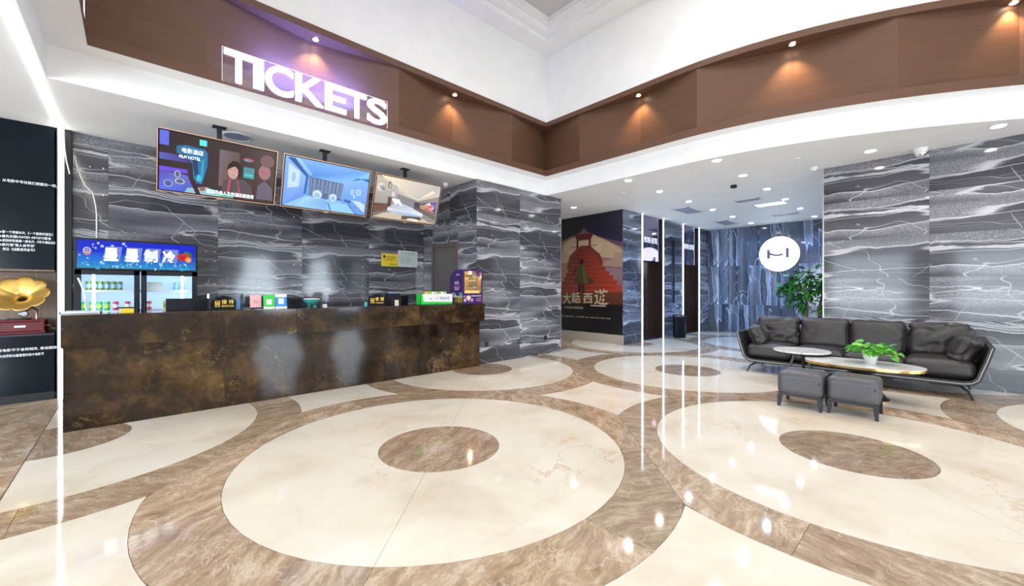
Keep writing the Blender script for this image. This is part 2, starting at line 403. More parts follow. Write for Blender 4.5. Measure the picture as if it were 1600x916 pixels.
def clip(poly, n, d):           # keep points with n.p <= d
    out = []
    for i in range(len(poly)):
        a, b = poly[i], poly[(i+1) % len(poly)]
        da, db = n[0]*a[0]+n[1]*a[1]-d, n[0]*b[0]+n[1]*b[1]-d
        if da <= 0: out.append(a)
        if (da < 0) != (db < 0) and da != db:
            t = da/(da-db); out.append((a[0]+t*(b[0]-a[0]), a[1]+t*(b[1]-a[1])))
    return out
def inset(poly, e):
    n = len(poly); out = []
    for i in range(n):
        p0, p, p1 = poly[i-1], poly[i], poly[(i+1) % n]
        a = Vector((p[0]-p0[0], p[1]-p0[1])); b = Vector((p1[0]-p[0], p1[1]-p[1]))
        if a.length < 1e-6 or b.length < 1e-6: out.append(p); continue
        na = Vector((-a.y, a.x)).normalized(); nb = Vector((-b.y, b.x)).normalized()
        m = na+nb
        if m.length < .3: out.append(p); continue
        m = m.normalized()*e/max(.4, m.normalized().dot(na)); out.append((p[0]+m.x, p[1]+m.y))
    return out
def floor_piece(name, poly, m):
    for n, d in (((-1, 0), -XL-.003), ((1, 0), 14.3), ((0, 1), 7.68), ((0, -1), 7.9)):
        poly = clip(poly, n, d)
        if len(poly) < 3: return
    q = []
    for p in poly:
        if not q or (abs(p[0]-q[-1][0])+abs(p[1]-q[-1][1])) > 1e-4: q.append(p)
    if len(q) < 3: return
    q = inset(q, .0012)
    me = bpy.data.meshes.new(name); k = len(q)
    me.from_pydata([(p[0], p[1], 0) for p in q]+[(p[0], p[1], -.012) for p in q], [],
                   [tuple(range(k))]+[(i, i+k, (i+1) % k+k, (i+1) % k) for i in range(k)])
    me.materials.append(M[m]); o = bpy.data.objects.new(name, me); COL.objects.link(o); o.parent = floor
CR, DR, RO, PP = 1.549, .512, 1.973, 3.490          # cream circle, centre disc, outer ring, pitch
HALF = PP/2
def pol(c, r, a): return (c[0]+r*math.cos(a), c[1]+r*math.sin(a))
def rout(a):                                        # ring edge, clipped to the cell square (cell axes at 45 deg)
    b = (a-PI/4+PI/4) % (PI/2)-PI/4
    b = ((a-PI/4) % (PI/2)); b = b if b < PI/4 else PI/2-b
    return min(RO, HALF/math.cos(b))
for i in range(-4, 7):
    for j in range(-5, 4):
        if (i+j) % 2: continue
        c = (1.956+2.468*i, 3.003+2.468*j)
        if not (-2.7 < c[0] < 16 and -7.5 < c[1] < 9.5): continue
        near = math.hypot(c[0], c[1]) < 13
        if math.hypot(c[0]-5, c[1]-3) > 12: continue
        floor_piece('marble_disc', [pol(c, DR, 2*PI*k/32) for k in range(32)], 'brown2')
        for q in range(4):                          # cream ring in four stones
            a0 = PI/4+q*PI/2
            A = [a0+PI/2*k/14 for k in range(15)]
            floor_piece('cream_stone', [pol(c, CR, a) for a in A]+[pol(c, DR, a) for a in reversed(A)], 'cream')
        for q in range(8):                          # brown ring in eight stones
            a0 = PI/4+q*PI/4
            A = [a0+PI/4*k/10 for k in range(11)]
            floor_piece('brown_stone', [pol(c, rout(a), a) for a in A]+[pol(c, CR, a) for a in reversed(A)], 'brown')
        # star stone between four circles, above this cell (centre offset along +y)
        s = (c[0], c[1]+2.468)
        pts = []
        v = HALF-math.sqrt(RO*RO-HALF*HALF)          # tip distance from the star's centre along cell axes
        for q in range(4):
            cc = pol(s, HALF*math.sqrt(2), q*PI/2)
            t0 = pol(s, v, PI/4+q*PI/2-PI/2); t1 = pol(s, v, PI/4+q*PI/2)
            b0 = math.atan2(t0[1]-cc[1], t0[0]-cc[0]); b1 = math.atan2(t1[1]-cc[1], t1[0]-cc[0])
            dd = (b1-b0+PI) % (2*PI)-PI
            pts += [pol(cc, RO, b0+dd*k/8) for k in range(8)]
        floor_piece('cream_star', pts, 'cream')
# plain brown paving left of the inlay
for i in range(3):
    for j in range(9):
        x1 = XL-.004-i*1.2; y0 = 7.6-(j+1)*.82
        poly = [(x1-1.196, y0), (x1, y0), (x1, y0+.816), (x1-1.196, y0+.816)]
        me = bpy.data.meshes.new('paving_slab'); me.from_pydata([(*p, 0) for p in poly]+[(*p, -.012) for p in poly], [], [(0, 1, 2, 3), (0, 4, 5, 1), (1, 5, 6, 2), (2, 6, 7, 3), (3, 7, 4, 0)])
        me.materials.append(M['brown']); o = bpy.data.objects.new('paving_slab', me); COL.objects.link(o); o.parent = floor

def tiled(parent, ox, oy, ang, width, z0, z1, tw, th, m, holes=(), first=None, zfirst=None, thick=.014):
    """rectangular wall tiles, standing proud of their wall; local x runs along ang, outer face towards local -y"""
    us = [0]; u = first if first else tw
    while u < width-.02: us.append(u); u += tw
    us.append(width)
    zs = [z0]; z = z0+(zfirst if zfirst else th)
    while z < z1-.02: zs.append(z); z += th
    zs.append(z1)
    ca, sa = math.cos(ang), math.sin(ang)
    rects = [(us[i], us[i+1], zs[j], zs[j+1]) for i in range(len(us)-1) for j in range(len(zs)-1)]
    for h in holes:
        nr = []
        for a, b, c, d in rects:
            if b <= h[0] or a >= h[1] or d <= h[2] or c >= h[3]: nr.append((a, b, c, d)); continue
            if a < h[0]: nr.append((a, h[0], c, d))
            if b > h[1]: nr.append((h[1], b, c, d))
            a2, b2 = max(a, h[0]), min(b, h[1])
            if c < h[2]: nr.append((a2, b2, c, h[2]))
            if d > h[3]: nr.append((a2, b2, h[3], d))
        rects = nr
    for a, b, c, d in rects:
        w, h = b-a, d-c
        if w < .01 or h < .01: continue
        cx, cz = (a+b)/2, (c+d)/2; g = .0012
        mb = MB().box(-w/2+g, w/2-g, -thick, 0, -h/2+g, h/2-g)
        mb.build('marble_tile', m, parent, loc=(ox+ca*cx, oy+sa*cx, cz), rot=(0, 0, ang), clean=False)

# wall behind the counter
wall_back = struct(MB().box(-.62, XS+.2, YB+.015, YB+.2, 0, ZC).build('wall_back', 'joint'))
tiled(wall_back, -.56, YB+.015, 0, XS+.56, 0, ZC, 1.2, .62, 'grey', first=.33, zfirst=.3)
for u in (141, 162, 322, 335, 459, 470, 566):
    x = PX(u, YB)
    for z in (2.98, 2.62, 1.95, 1.80, 1.45, 1.22):
        MB().lathe([(.011, 0), (.011, .012), (.006, .016)], 8).build('standoff_bolt', 'brass', wall_back, loc=(x, YB, z), rot=(PI/2, 0, 0), smooth=True)
# side wall with the door
wall_side = struct(MB().box(XS+.015, XS+.25, YBOX+.05, YB+.1, 0, ZC).build('wall_side', 'joint'))
DY0, DY1, DZ = 6.42, 7.30, 2.30
tiled(wall_side, XS+.015, YB, -PI/2, YB-YBOX-.0, 0, ZC, 1.0, .62, 'grey', holes=[(YB-DY1, YB-DY0, 0, DZ)], zfirst=.3)
door = struct(MB().box(XS-.003, XS+.012, DY0+.07, DY1-.07, .01, DZ-.08).build('door_1', 'doorpaint'))
MB().box(XS-.035, XS+.01, DY0, DY0+.075, 0, DZ).box(XS-.035, XS+.01, DY1-.075, DY1, 0, DZ).box(XS-.035, XS+.01, DY0+.07, DY1-.07, DZ-.085, DZ).build('door_frame', 'frame', door)
MB().tube([(XS-.01, DY0+.14, 1.05), (XS-.055, DY0+.14, 1.05), (XS-.055, DY0+.25, 1.05)], .011).build('door_handle', 'steel', door, smooth=True)
# block right of the counter
wall_block = struct(MB().box(XS+.015, XBOX-.015, YBOX+.015, 8.2, 0, ZC).build('wall_block', 'joint'))
tiled(wall_block, XS, YBOX+.015, 0, XBOX-XS, 0, ZC, 1.27, .62, 'grey', first=1.1, zfirst=.3)
tiled(wall_block, XBOX-.015, YBOX, PI/2, 2.3, 0, ZC, 1.2, .62, 'grey', zfirst=.3)
for u, v in ((760, 538), (811, 533), (852, 528)):
    x = PX(u, YBOX)
    tag(MB().box(-.045, .045, -.01, 0, -.045, .045).build('wall_socket', 'chromed', None, loc=(x, YBOX, PZ(v, x, YBOX)), bevel=.004),
        {760: 'grey wall socket beside the counter end on the marble block', 811: 'middle one of three grey wall sockets on the marble block', 852: 'grey wall socket nearest the right corner of the marble block'}[u], 'socket', 'wall sockets on the marble block')
# poster wall
wall_poster = struct(MB().box(XP+.02, XP+.12, YE+.02, 8.3, 0, ZC).build('wall_poster', 'white'))
struct(MB().box(XP, XP+.03, YE+.0, 8.3, 0, .23).build('baseboard_poster', mat('plinth_stone', (.42, .37, .31), .3)))
wall_corr = struct(MB().box(XBOX-.1, XP+.1, 8.2, 8.35, 0, ZC).build('wall_corridor', 'white'))
# elevator wall : pillars and header, with two recesses
LX = [9.88, 11.05, 12.32, 13.50]
wall_el = struct(MB().box(XP+.015, LX[0], YE+.015, YE+.5, 0, ZC).box(LX[1], LX[2], YE+.015, YE+.5, 0, ZC).box(LX[3], XF+.2, YE+.015, YE+.5, 0, ZC)
                 .box(LX[0], LX[3], YE+.45, YE+.6, 0, ZC).build('wall_elevator', 'joint', clean=False))
for a, b in ((XP, LX[0]), (LX[1], LX[2]), (LX[3], XF)):
    tiled(wall_el, a, YE+.015, 0, b-a, 0, ZC, 1.3, .8, 'greyb')
tiled(wall_el, XP+.015, YE+.3, -PI/2, .3, 0, ZC, 1.3, .8, 'greyb')
for n, (a, b) in enumerate(((LX[0], LX[1]), (LX[2], LX[3]))):
    e = struct(MB().box(a+.06, (a+b)/2-.004, YE+.24, YE+.27, .01, 2.17).box((a+b)/2+.004, b-.06, YE+.24, YE+.27, .01, 2.17).build('door_%d' % (n+2), 'bronze', clean=False))
    e['label'] = 'dark bronze elevator door'
    MB().box(a, a+.06, YE+.05, YE+.43, 0, 2.2).box(b-.06, b, YE+.05, YE+.43, 0, 2.2).build('door_jamb', 'bronze', e, clean=False)
    MB().box(a, b, YE+.06, YE+.43, 2.17, ZC).build('header_panel', 'header', e)
    text('header_lettering', 'MOVIE HOTEL', .2, 'whitetext', e, (a+.22, YE+.055, 2.66), FY, .004, width=.74, height=.16)
    MB().box(a, b, YE+.02, YE+.43, 0, .008).build('door_sill', 'steel', e)
for k, x in enumerate(LX):
    nmz = ['left of the first elevator', 'right of the first elevator', 'left of the second elevator', 'right of the second elevator'][k]
    z0 = 0.02 if k != 2 else .66
    t = thing('led_strip', 'thin cold white vertical light strip '+nmz, 'light strip', (x, YE, 0), group='vertical light strips by the elevators')
    MB().box(-.03, .03, -.012, .0, 0, ZC).build('strip_channel', 'steel', t)
    MB().box(-.016, .016, -.02, -.0125, .0, ZC-.002).build('strip_diffuser', 'ledblue', t)
# far logo wall
wall_far = struct(MB().box(XF+.015, XF+.2, -2, YE+.4, 0, ZC).build('wall_far', 'joint'))
tiled(wall_far, XF+.015, YE, -PI/2, 7.4, 0, ZC, .62, 1.25, 'greyv', zfirst=.9)
# wall behind the sofa
wall_sofa = struct(MB().box(XW+.015, XW+.25, -8, YW-.015, 0, ZC).build('wall_sofa', 'joint'))
tiled(wall_sofa, XW+.015, YW, -PI/2, 7.4, 0, ZC, 1.233, .62, 'grey', zfirst=.31)
tiled(wall_sofa, XW+.25, YW-.015, PI, .235, 0, ZC, 1.2, .62, 'grey', zfirst=.31)
struct(MB().box(XW-.006, XW+.012, YW-.002, YW+.012, 0, ZC).build('trim_1', 'steel'))
struct(MB().box(XBOX-.006, XBOX+.006, YBOX-.006, YBOX+.006, 0, ZC).build('trim_2', 'steel'))
# left dark display wall (structure behind the display pieces)
wall_left = struct(MB().box(-6.0, XL, 8.05, 8.2, 0, ZC).build('wall_left', 'black'))
struct(MB().box(XL-.07, -.56, 7.6, 8.05, 0, ZC).build('trim_3', 'black'))
# rear and entrance walls (behind the camera) with window openings
wr = MB().box(-6.2, 14.5, -8.0, -7.85, 3.05, 6.5).box(-6.2, 14.5, -8.0, -7.85, 0, .45)
for a, b in ((-6.2, -5.7), (-3.1, 3.3), (5.7, 6.3), (8.4, 9.3), (11.7, 14.5)): wr.box(a, b, -8.0, -7.85, .45, 3.05)
struct(wr.build('wall_rear', 'white', clean=False))
we = MB().box(-6.2, -6.0, -8, 8.2, 2.9, 6.5)
for a, b in ((-8, -6.3), (-3.7, -2.8), (-.2, .9), (3.5, 4.3), (6.9, 8.2)): we.box(-6.2, -6.0, a, b, 0, 2.9)
struct(we.build('wall_entrance', 'white', clean=False))

# ceilings ------------------------------------------------------------
def curve_x(y):
    if y >= 2.95: return 6.24
    d = min(2.95-y, 3.9); return 6.24+.095*d*d
NY, YN = 34, -6.0
def loop(m, z):
    """outline of the double-height opening, offset outwards by m"""
    ys = [5.63+m-(5.63+m-(YN-m))*k/NY for k in range(NY+1)]
    ml = m*1.17 if m > 0 else m
    return [(-.313-ml, YN-m, z), (-.313-ml, 5.63+m, z)]+[(curve_x(y)+m, y, z) for y in ys]
def strip(mb, A, B):
    n = len(A)
    for k in range(n): mb.quad(A[k], A[(k+1) % n], B[(k+1) % n], B[k])
    return mb
inner = loop(.24, ZC)
outer = [(-6.1, -7.95, ZC), (14.4, -7.95, ZC), (14.4, 8.3, ZC), (-6.1, 8.3, ZC)]
tris = tessellate_polygon([[Vector(p) for p in outer], [Vector(p) for p in inner]])
allp = outer+inner; cb = MB(); cb.v = [tuple(p) for p in allp]; n0 = len(allp)
cb.v += [(p[0], p[1], ZC+.15) for p in allp]
cb.f = [tuple(t) for t in tris]+[tuple(i+n0 for i in t) for t in tris]
ceiling = struct(cb.build('ceiling', 'ceil', clean=False))
struct(strip(strip(MB(), loop(.24, ZC), loop(.24, 3.71)), loop(.24, 3.71), loop(-.0, 3.71)).build('trim_4', 'ceil', clean=False))
rim = struct(strip(strip(MB(), loop(0, 3.71), loop(0, 3.83)), loop(0, 3.83), loop(.4, 3.83)).build('trim_5', 'veneer2', clean=False))
lip = struct(strip(strip(MB(), loop(.4, 4.73), loop(0, 4.73)), loop(0, 4.73), loop(0, 4.82)).build('trim_6', 'veneer2', clean=False))
strip(MB(), loop(0, 4.82), loop(.03, 4.82)).build('trim_ledge', 'veneer2', lip, clean=False)
struct(strip(MB(), loop(.02, 4.82), loop(.02, 6.17)).build('wall_upper', 'white_hi', clean=False))
st = MB(); strip(st, loop(.02, 6.17), loop(-.34, 6.17)); strip(st, loop(-.34, 6.17), loop(-.34, 6.25)); strip(st, loop(-.34, 6.25), loop(-.47, 6.25)); strip(st, loop(-.47, 6.25), loop(-.47, 6.35))
strip(st, loop(-.47, 6.35), loop(-.58, 6.35)); strip(st, loop(-.58, 6.35), loop(-.58, 6.45))
struct(st.build('trim_7', 'white_hi', clean=False))
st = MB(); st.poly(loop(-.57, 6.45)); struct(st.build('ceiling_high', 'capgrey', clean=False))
# folded brown fascia panels between rim and lip
fasc = struct(MB().box(-.9, -.8, 5.9, 6.0, 3.85, 4.7).build('wall_fascia', 'veneer2'))
fp = [(-.33, 5.65, 0), (.60, 5.66, 1), (1.76, 5.90, 0), (2.95, 5.66, 1), (4.10, 5.90, 0), (5.30, 5.66, 1), (6.50, 5.90, 0)]
fr = [(6.50, 5.90), (6.27, 4.80), (6.51, 3.65), (6.27, 2.58), (curve_x(1.4)+.27, 1.45), (curve_x(.4)+.03, .4), (curve_x(-.6)+.2, -.6), (7.75, -1.9), (7.95, -3.0), (7.75, -4.2), (7.95, -5.2), (7.75, -6.0)]
def panel(a, b):
    d = Vector((b[0]-a[0], b[1]-a[1])); n = Vector((-d.y, d.x)).normalized()*.02
    if n.dot(Vector(((a[0]+b[0])/2-2.9, (a[1]+b[1])/2))) < 0: n = -n
    MB().prism([(a[0], a[1]), (b[0], b[1]), (b[0]+n.x, b[1]+n.y), (a[0]+n.x, a[1]+n.y)], 3.83, 4.735).build('fascia_panel', 'veneer', fasc)
for a, b in zip(fp, fp[1:]): panel(a, b)
for a, b in zip(fr, fr[1:]): panel(b, a)
panel((-.34, 5.66), (-.34, -6.1))

def tri_light(x, y, nm_, lab):
    t = thing('spotlight', lab, 'spotlight', (x, y, 4.73), group='warm spotlights under the brown ledge')
    MB().lathe([(.05, -.012), (.055, 0), (.03, .0)], 20).build('trim_ring', 'brass', t, smooth=True)
    MB().lathe([(.0, -.016), (.032, -.016), (.034, -.011)], 16).build('lamp_lens', 'lampwarm', t)
    spot('warm_spot', (x, y, 4.70), 45, (1, .62, .30), 95, .8, .03)
tri_light(1.80, 5.775, 0, 'warm ledge spotlight above the illuminated letters')
tri_light(4.06, 5.775, 1, 'warm ledge spotlight on the left band beside the inner corner')
tri_light(6.385, 3.62, 0, 'warm ledge spotlight on the right band nearest the inner corner')
tri_light(curve_x(1.43)+.135, 1.43, 0, 'warm ledge spotlight in the middle of the curved right band')
tri_light(curve_x(-.55)+.13, -.55, 0, 'warm ledge spotlight at the far right end of the curved band')

# low ceiling downlights
DLS = [(1119.4, 250.9, 1), (1160.8, 274.2, 1), (1198.2, 295.3, 1), (1226.9, 311.3, 1), (1250.2, 325.7, 1), (1272.7, 338, 1),
       (981.6, 282, 2), (1030.3, 299.2, 2), (1076, 315, 2), (1113.8, 327.6, 2), (1144.7, 338.6, 2), (1173.4, 348.7, 2),
       (896.4, 324.3, 3), (1360, 236, 4), (1560, 197, 5)]
ORD = ['nearest', 'second', 'third', 'fourth', 'fifth', 'farthest']
cnt = {}; dl0 = None
for u, v, row in DLS:
    Hh = ZC-H0; Y = F*Hh/(V0-v); X = (u-U0)/F*Y; x = .7298*X+.6837*Y; y = -.6837*X+.7298*Y
    k = cnt.get(row, 0); cnt[row] = k+1
    lab = {1: ORD[k]+' downlight of the right-hand ceiling row leading to the round logo',
           2: ORD[k]+' downlight of the left-hand ceiling row leading past the elevators',
           3: 'single ceiling downlight in the corridor in front of the tall poster',
           4: 'ceiling downlight left of the white dome camera above the sofa wall',
           5: 'ceiling downlight right of the dome camera, near the right edge'}[row]
    if dl0 is None:
        dl0 = thing('downlight', lab, 'downlight', (x, y, ZC), group='recessed ceiling downlights')
        MB().lathe([(.055, -.001), (.075, -.006), (.08, 0)], 24).build('trim_ring', 'plastic', dl0, smooth=True)
        MB().lathe([(.0, -.008), (.055, -.008), (.056, -.001)], 20).build('lamp_lens', 'lamp', dl0)
    else: dup(dl0, (x, y, ZC), None, lab)
    cool = x > 8.6
    spot('downlight_beam', (x, y, ZC-.02), 40 if not cool else 66, (1, .96, .9) if not cool else (.26, .52, 1), 140, .8, .05)

def vent(u, v, w, d, lab, lit=False):
    Y = F*(ZC-H0)/(V0-v); X = (u-U0)/F*Y; x = .7298*X+.6837*Y; y = -.6837*X+.7298*Y
    if lit:
        t = thing('ceiling_panel_light', lab, 'ceiling light', (x, y, ZC))
        MB().box(-w/2, w/2, -d/2, d/2, -.012, 0).build('frame', 'plastic', t); MB().box(-w/2+.02, w/2-.02, -d/2+.02, d/2-.02, -.016, -.0125).build('diffuser', 'panel', t)
        return
    t = thing('ceiling_vent', lab, 'vent', (x, y, ZC), group='ceiling air vents')
    MB().box(-w/2, w/2, -d/2, -d/2+.03, -.012, 0).box(-w/2, w/2, d/2-.03, d/2, -.012, 0).box(-w/2, -w/2+.03, -d/2, d/2, -.012, 0).box(w/2-.03, w/2, -d/2, d/2, -.012, 0).build('frame', 'plastic', t, clean=False)
    MB().box(-w/2+.03, w/2-.03, -d/2+.03, d/2-.03, -.003, 0).build('backing', 'vent', t)
    n = 7
    for k in range(n):
        yy = -d/2+.05+(d-.1)*k/(n-1)
        MB().box(-w/2+.03, w/2-.03, yy-.008, yy+.008, -.010, -.004).build('slat', 'vent', t)
vent(1169, 312.7, .32, .52, 'grey ceiling vent nearest the right-hand row of downlights')
vent(1075, 329, .95, .45, 'wide grey ceiling vent above the first elevator')
vent(1134, 348, .95, .4, 'grey ceiling vent above the second elevator')
vent(1226.9, 335, .32, .6, 'small grey ceiling vent above the round logo')
vent(1203.8, 318.6, .32, .62, 'lit white rectangular panel light in the lobby ceiling', True)
def on_ceiling(u, v, z=ZC):
    Y = F*(z-H0)/(V0-v); X = (u-U0)/F*Y; return .7298*X+.6837*Y, -.6837*X+.7298*Y
x, y = on_ceiling(1146.4, 289.5)
t = thing('ceiling_speaker', 'small black round sensor hanging between the two downlight rows', 'sensor', (x, y, ZC))
MB().lathe([(.03, -.06), (.055, -.05), (.06, -.02), (.05, 0)], 20).build('housing', 'black', t, smooth=True)
for u, v, lab in ((974, 302, 'small flat sprinkler cover near the inner ceiling corner'), (1246, 248, 'small flat sprinkler cover left of the sofa wall'), (1168, 333.5, 'small sprinkler head between the ceiling vents')):
    x, y = on_ceiling(u, v)
    tag(MB().lathe([(.025, -.02), (.04, -.012), (.045, 0)], 16).build('sprinkler', 'plastic', None, loc=(x, y, ZC), smooth=True), lab, 'sprinkler')
x, y = on_ceiling(371, 213)
t = thing('speaker_grille', 'round white speaker grille in ceiling behind the left screen', 'speaker', (x, min(y, 7.2), ZC))
MB().lathe([(.14, -.004), (.15, -.012), (.165, -.006), (.17, 0)], 32).build('rim', 'plastic', t, smooth=True)
MB().lathe([(0, -.008), (.145, -.008), (.145, -.003)], 32).build('mesh_cover', 'vent', t)
# dome cameras
x, y = on_ceiling(1438, 233)
def dome(x, y, lab, s=1.0):
    t = thing('dome_camera', lab, 'camera', (x, y, ZC), rz=math.radians(35))
    MB().lathe([(.052*s, -.055*s), (.066*s, -.04*s), (.07*s, 0)], 24).build('housing', 'plastic', t, smooth=True)
    MB().lathe([(.0, -.10*s), (.028*s, -.094*s), (.047*s, -.075*s), (.052*s, -.054*s)], 24).build('eyeball', 'plastic', t, smooth=True)
    for dx in (-.018, .018):
        MB().lathe([(.0, 0), (.012*s, 0), (.013*s, .006)], 14).build('lens', 'black', t, loc=(-.032*s, dx*s, -.078*s), rot=(0, -PI*.62, 0), smooth=True)
dome(x-.02, y, 'white dome security camera on ceiling at top of the sofa wall', 1.15)
x, y = on_ceiling(1271, 262)
dome(min(x, 9.5), y, 'small pale dome camera on ceiling left of the sofa wall edge', .8)
x, y = on_ceiling(696, 287)
dome(x, min(y, 7.4), 'small white dome camera on ceiling behind the right screen', .8)

# LED line at the left: floor to ceiling and along the ceiling
t = thing('led_strip', 'warm white light strip up the left wall corner and along the ceiling', 'light strip', (XL-.03, 7.59, 0))
MB().box(-.03, .03, .0, .01, 0, ZC).build('strip_channel', 'steel', t)
MB().box(-.015, .015, -.012, -.0005, .0, ZC-.015).build('wall_diffuser', 'led', t)
MB().box(-.012, .012, -13.4, -.002, ZC-.013, ZC-.001).build('ceiling_diffuser', 'led', t)
#@@OBJECTS
# ------------------------------------------------------------------ ILLUMINATED SIGN
SX0, SX1, SYF, SZ = .76, 2.70, 5.53, 3.735
sign = thing('illuminated_sign', 'large white glowing letters reading TICKETS on the brown band', 'sign', (SX0, SYF, SZ))
MB().box(-.02, SX1-SX0+.02, .035, .041, -.02, .37).build('backing_plate', 'signglass', sign)
MB().box(-.02, SX1-SX0+.02, .03, .036, .365, .372).box(-.022, -.016, .03, .036, -.02, .37).box(SX1-SX0+.016, SX1-SX0+.022, .03, .036, -.02, .37).build('plate_edge', 'plastic', sign, clean=False)
adv = [0, .285, .405, .735, 1.09, 1.375, 1.655]
wid = [.27, .10, .30, .33, .265, .26, .285]
for ch, a, w in zip('TICKETS', adv, wid):
    text('letter', ch, .46, 'letter', sign, (a, .012, 0), FY, .012, width=w, height=.345, offset=.006)
    text('letter_return', ch, .46, 'letterside', sign, (a-.004, .024, -.004), FY, .008, width=w+.006, height=.351, offset=.006)
for lx in (.62, 1.0, 1.38):
    area('sign_backlight', (SX0+lx, SYF+.07, SZ+.33), (PI/2+.75, 0, 0), .34, .10, 13, (.15, .20, 1))

# ------------------------------------------------------------------ RECEPTION COUNTER
CX0, CX1, CY = -.48, 4.56, 5.72
counter = thing('reception_counter', 'long dark brown marble reception counter with gold veining and overhanging top', 'counter', ((CX0+CX1)/2, CY, 0))
ox = (CX0+CX1)/2
seams = [CX0, PX(351, CY), PX(656, CY), CX1]
for a, b in zip(seams, seams[1:]):
    MB().box(a-ox+.001, b-ox-.001, 0, .03, 0, .82).build('front_panel', 'counter', counter)
seams2 = [CX0-.01, PX(351, 5.65), PX(464, 5.65), PX(656, 5.65), CX1+.06]
for a, b in zip(seams2, seams2[1:]):
    MB().box(a-ox+.0008, b-ox-.0008, -.07, -.04, .81, 1.12).build('fascia_slab', 'counter', counter, bevel=.003)
    MB().box(a-ox+.0008, min(b, 4.572)-ox-.0008, -.04, .36, 1.085, 1.12).build('top_slab', 'counter', counter)
MB().box(CX0-ox-.01, CX0-ox+.02, -.04, .36, .81, 1.085).build('end_slab', 'counter', counter)
MB().box(4.573-ox, CX1-ox+.06, -.04, .10, .81, 1.12).build('end_slab', 'counter', counter)
MB().box(CX0-ox, CX0-ox+.03, .03, .33, 0, .80).build('side_panel', 'counter', counter)
MB().box(CX1-ox-.03, CX1-ox, .03, .30, 0, .80).build('side_panel', 'counter', counter)
MB().box(CX0-ox, CX1-ox, -.04, .33, .80, .812).build('top_soffit', 'counter', counter)
MB().box(CX0-ox+.03, CX1-ox-.04, .31, .33, 0, 1.085).build('inner_panel', 'wood', counter)
desk = thing('work_desk', 'low wooden work desk behind the reception counter carrying the monitors', 'desk', (ox, CY+.375, 0))
MB().box(CX0-ox+.03, CX1-ox-.06, .0, .56, .72, .75).build('desk_top', 'wood', desk)
for fx in (.04, 1.5, 3.0, 4.4):
    MB().box(CX0-ox+fx, CX0-ox+fx+.5, .02, .5, 0, .72).build('pedestal', 'wood', desk)
ZT = 1.12

# ------------------------------------------------------------------ HANGING SCREENS
def tv(x0, u_rod, label, shapes):
    w, h, th = 1.2, .70, math.radians(17)
    t = thing('hanging_screen', label, 'television', (x0+w/2, 6.09, 3.20), group='screens hanging above the counter')
    # local: x across, panel hangs from z=0 downwards, leaning its lower edge back
    rot = (-th, 0, 0)
    def at(mb, name, m, **k): return mb.build(name, m, t, rot=rot, **k)
    r = Matrix.Rotation(th, 4, 'X')
    rot = (th, 0, 0)
    at(MB().box(-w/2, w/2, .0, .022, -h, 0), 'back_shell', 'monitor')
    at(MB().box(-.35, .35, .022, .055, -h*.85, -h*.25), 'electronics_box', 'monitor', bevel=.008)
    f = .008
    at(MB().box(-w/2-f, w/2+f, -.006, .016, -.001, f).box(-w/2-f, w/2+f, -.006, .016, -h-f, -h+.001).box(-w/2-f, -w/2, -.006, .016, -h, 0).box(w/2, w/2+f, -.006, .016, -h, 0), 'bezel', 'rosegold', clean=False)
    at(MB().box(-.03, .03, -.008, .012, -h-f-.012, -h-f), 'badge', 'rosegold')
    g = .014
    at(MB().box(-w/2, w/2, -.003, .0, -h, 0), 'screen_border', 'blackgloss')
    p = r @ Vector((-w/2+g, -.0035, -h+g))
    a = art('screen_picture', w-2*g, h-2*g, shapes, 'screen', t, p, (PI/2+th, 0, 0))
    rx = PX(u_rod, 6.12)-(x0+w/2)
    MB().box(rx-.025, rx+.025, .075, .115, -.06, ZC-3.20).build('hanging_pole', 'darkmetal', t)
    MB().box(rx-.07, rx+.07, .045, .145, ZC-3.20-.01, ZC-3.20).build('ceiling_plate', 'darkmetal', t)
    MB().box(rx-.14, rx+.14, .024, .075, -.20, -.03).build('bracket', 'darkmetal', t, rot=rot)
    return t
def L(*c): return tuple(c)
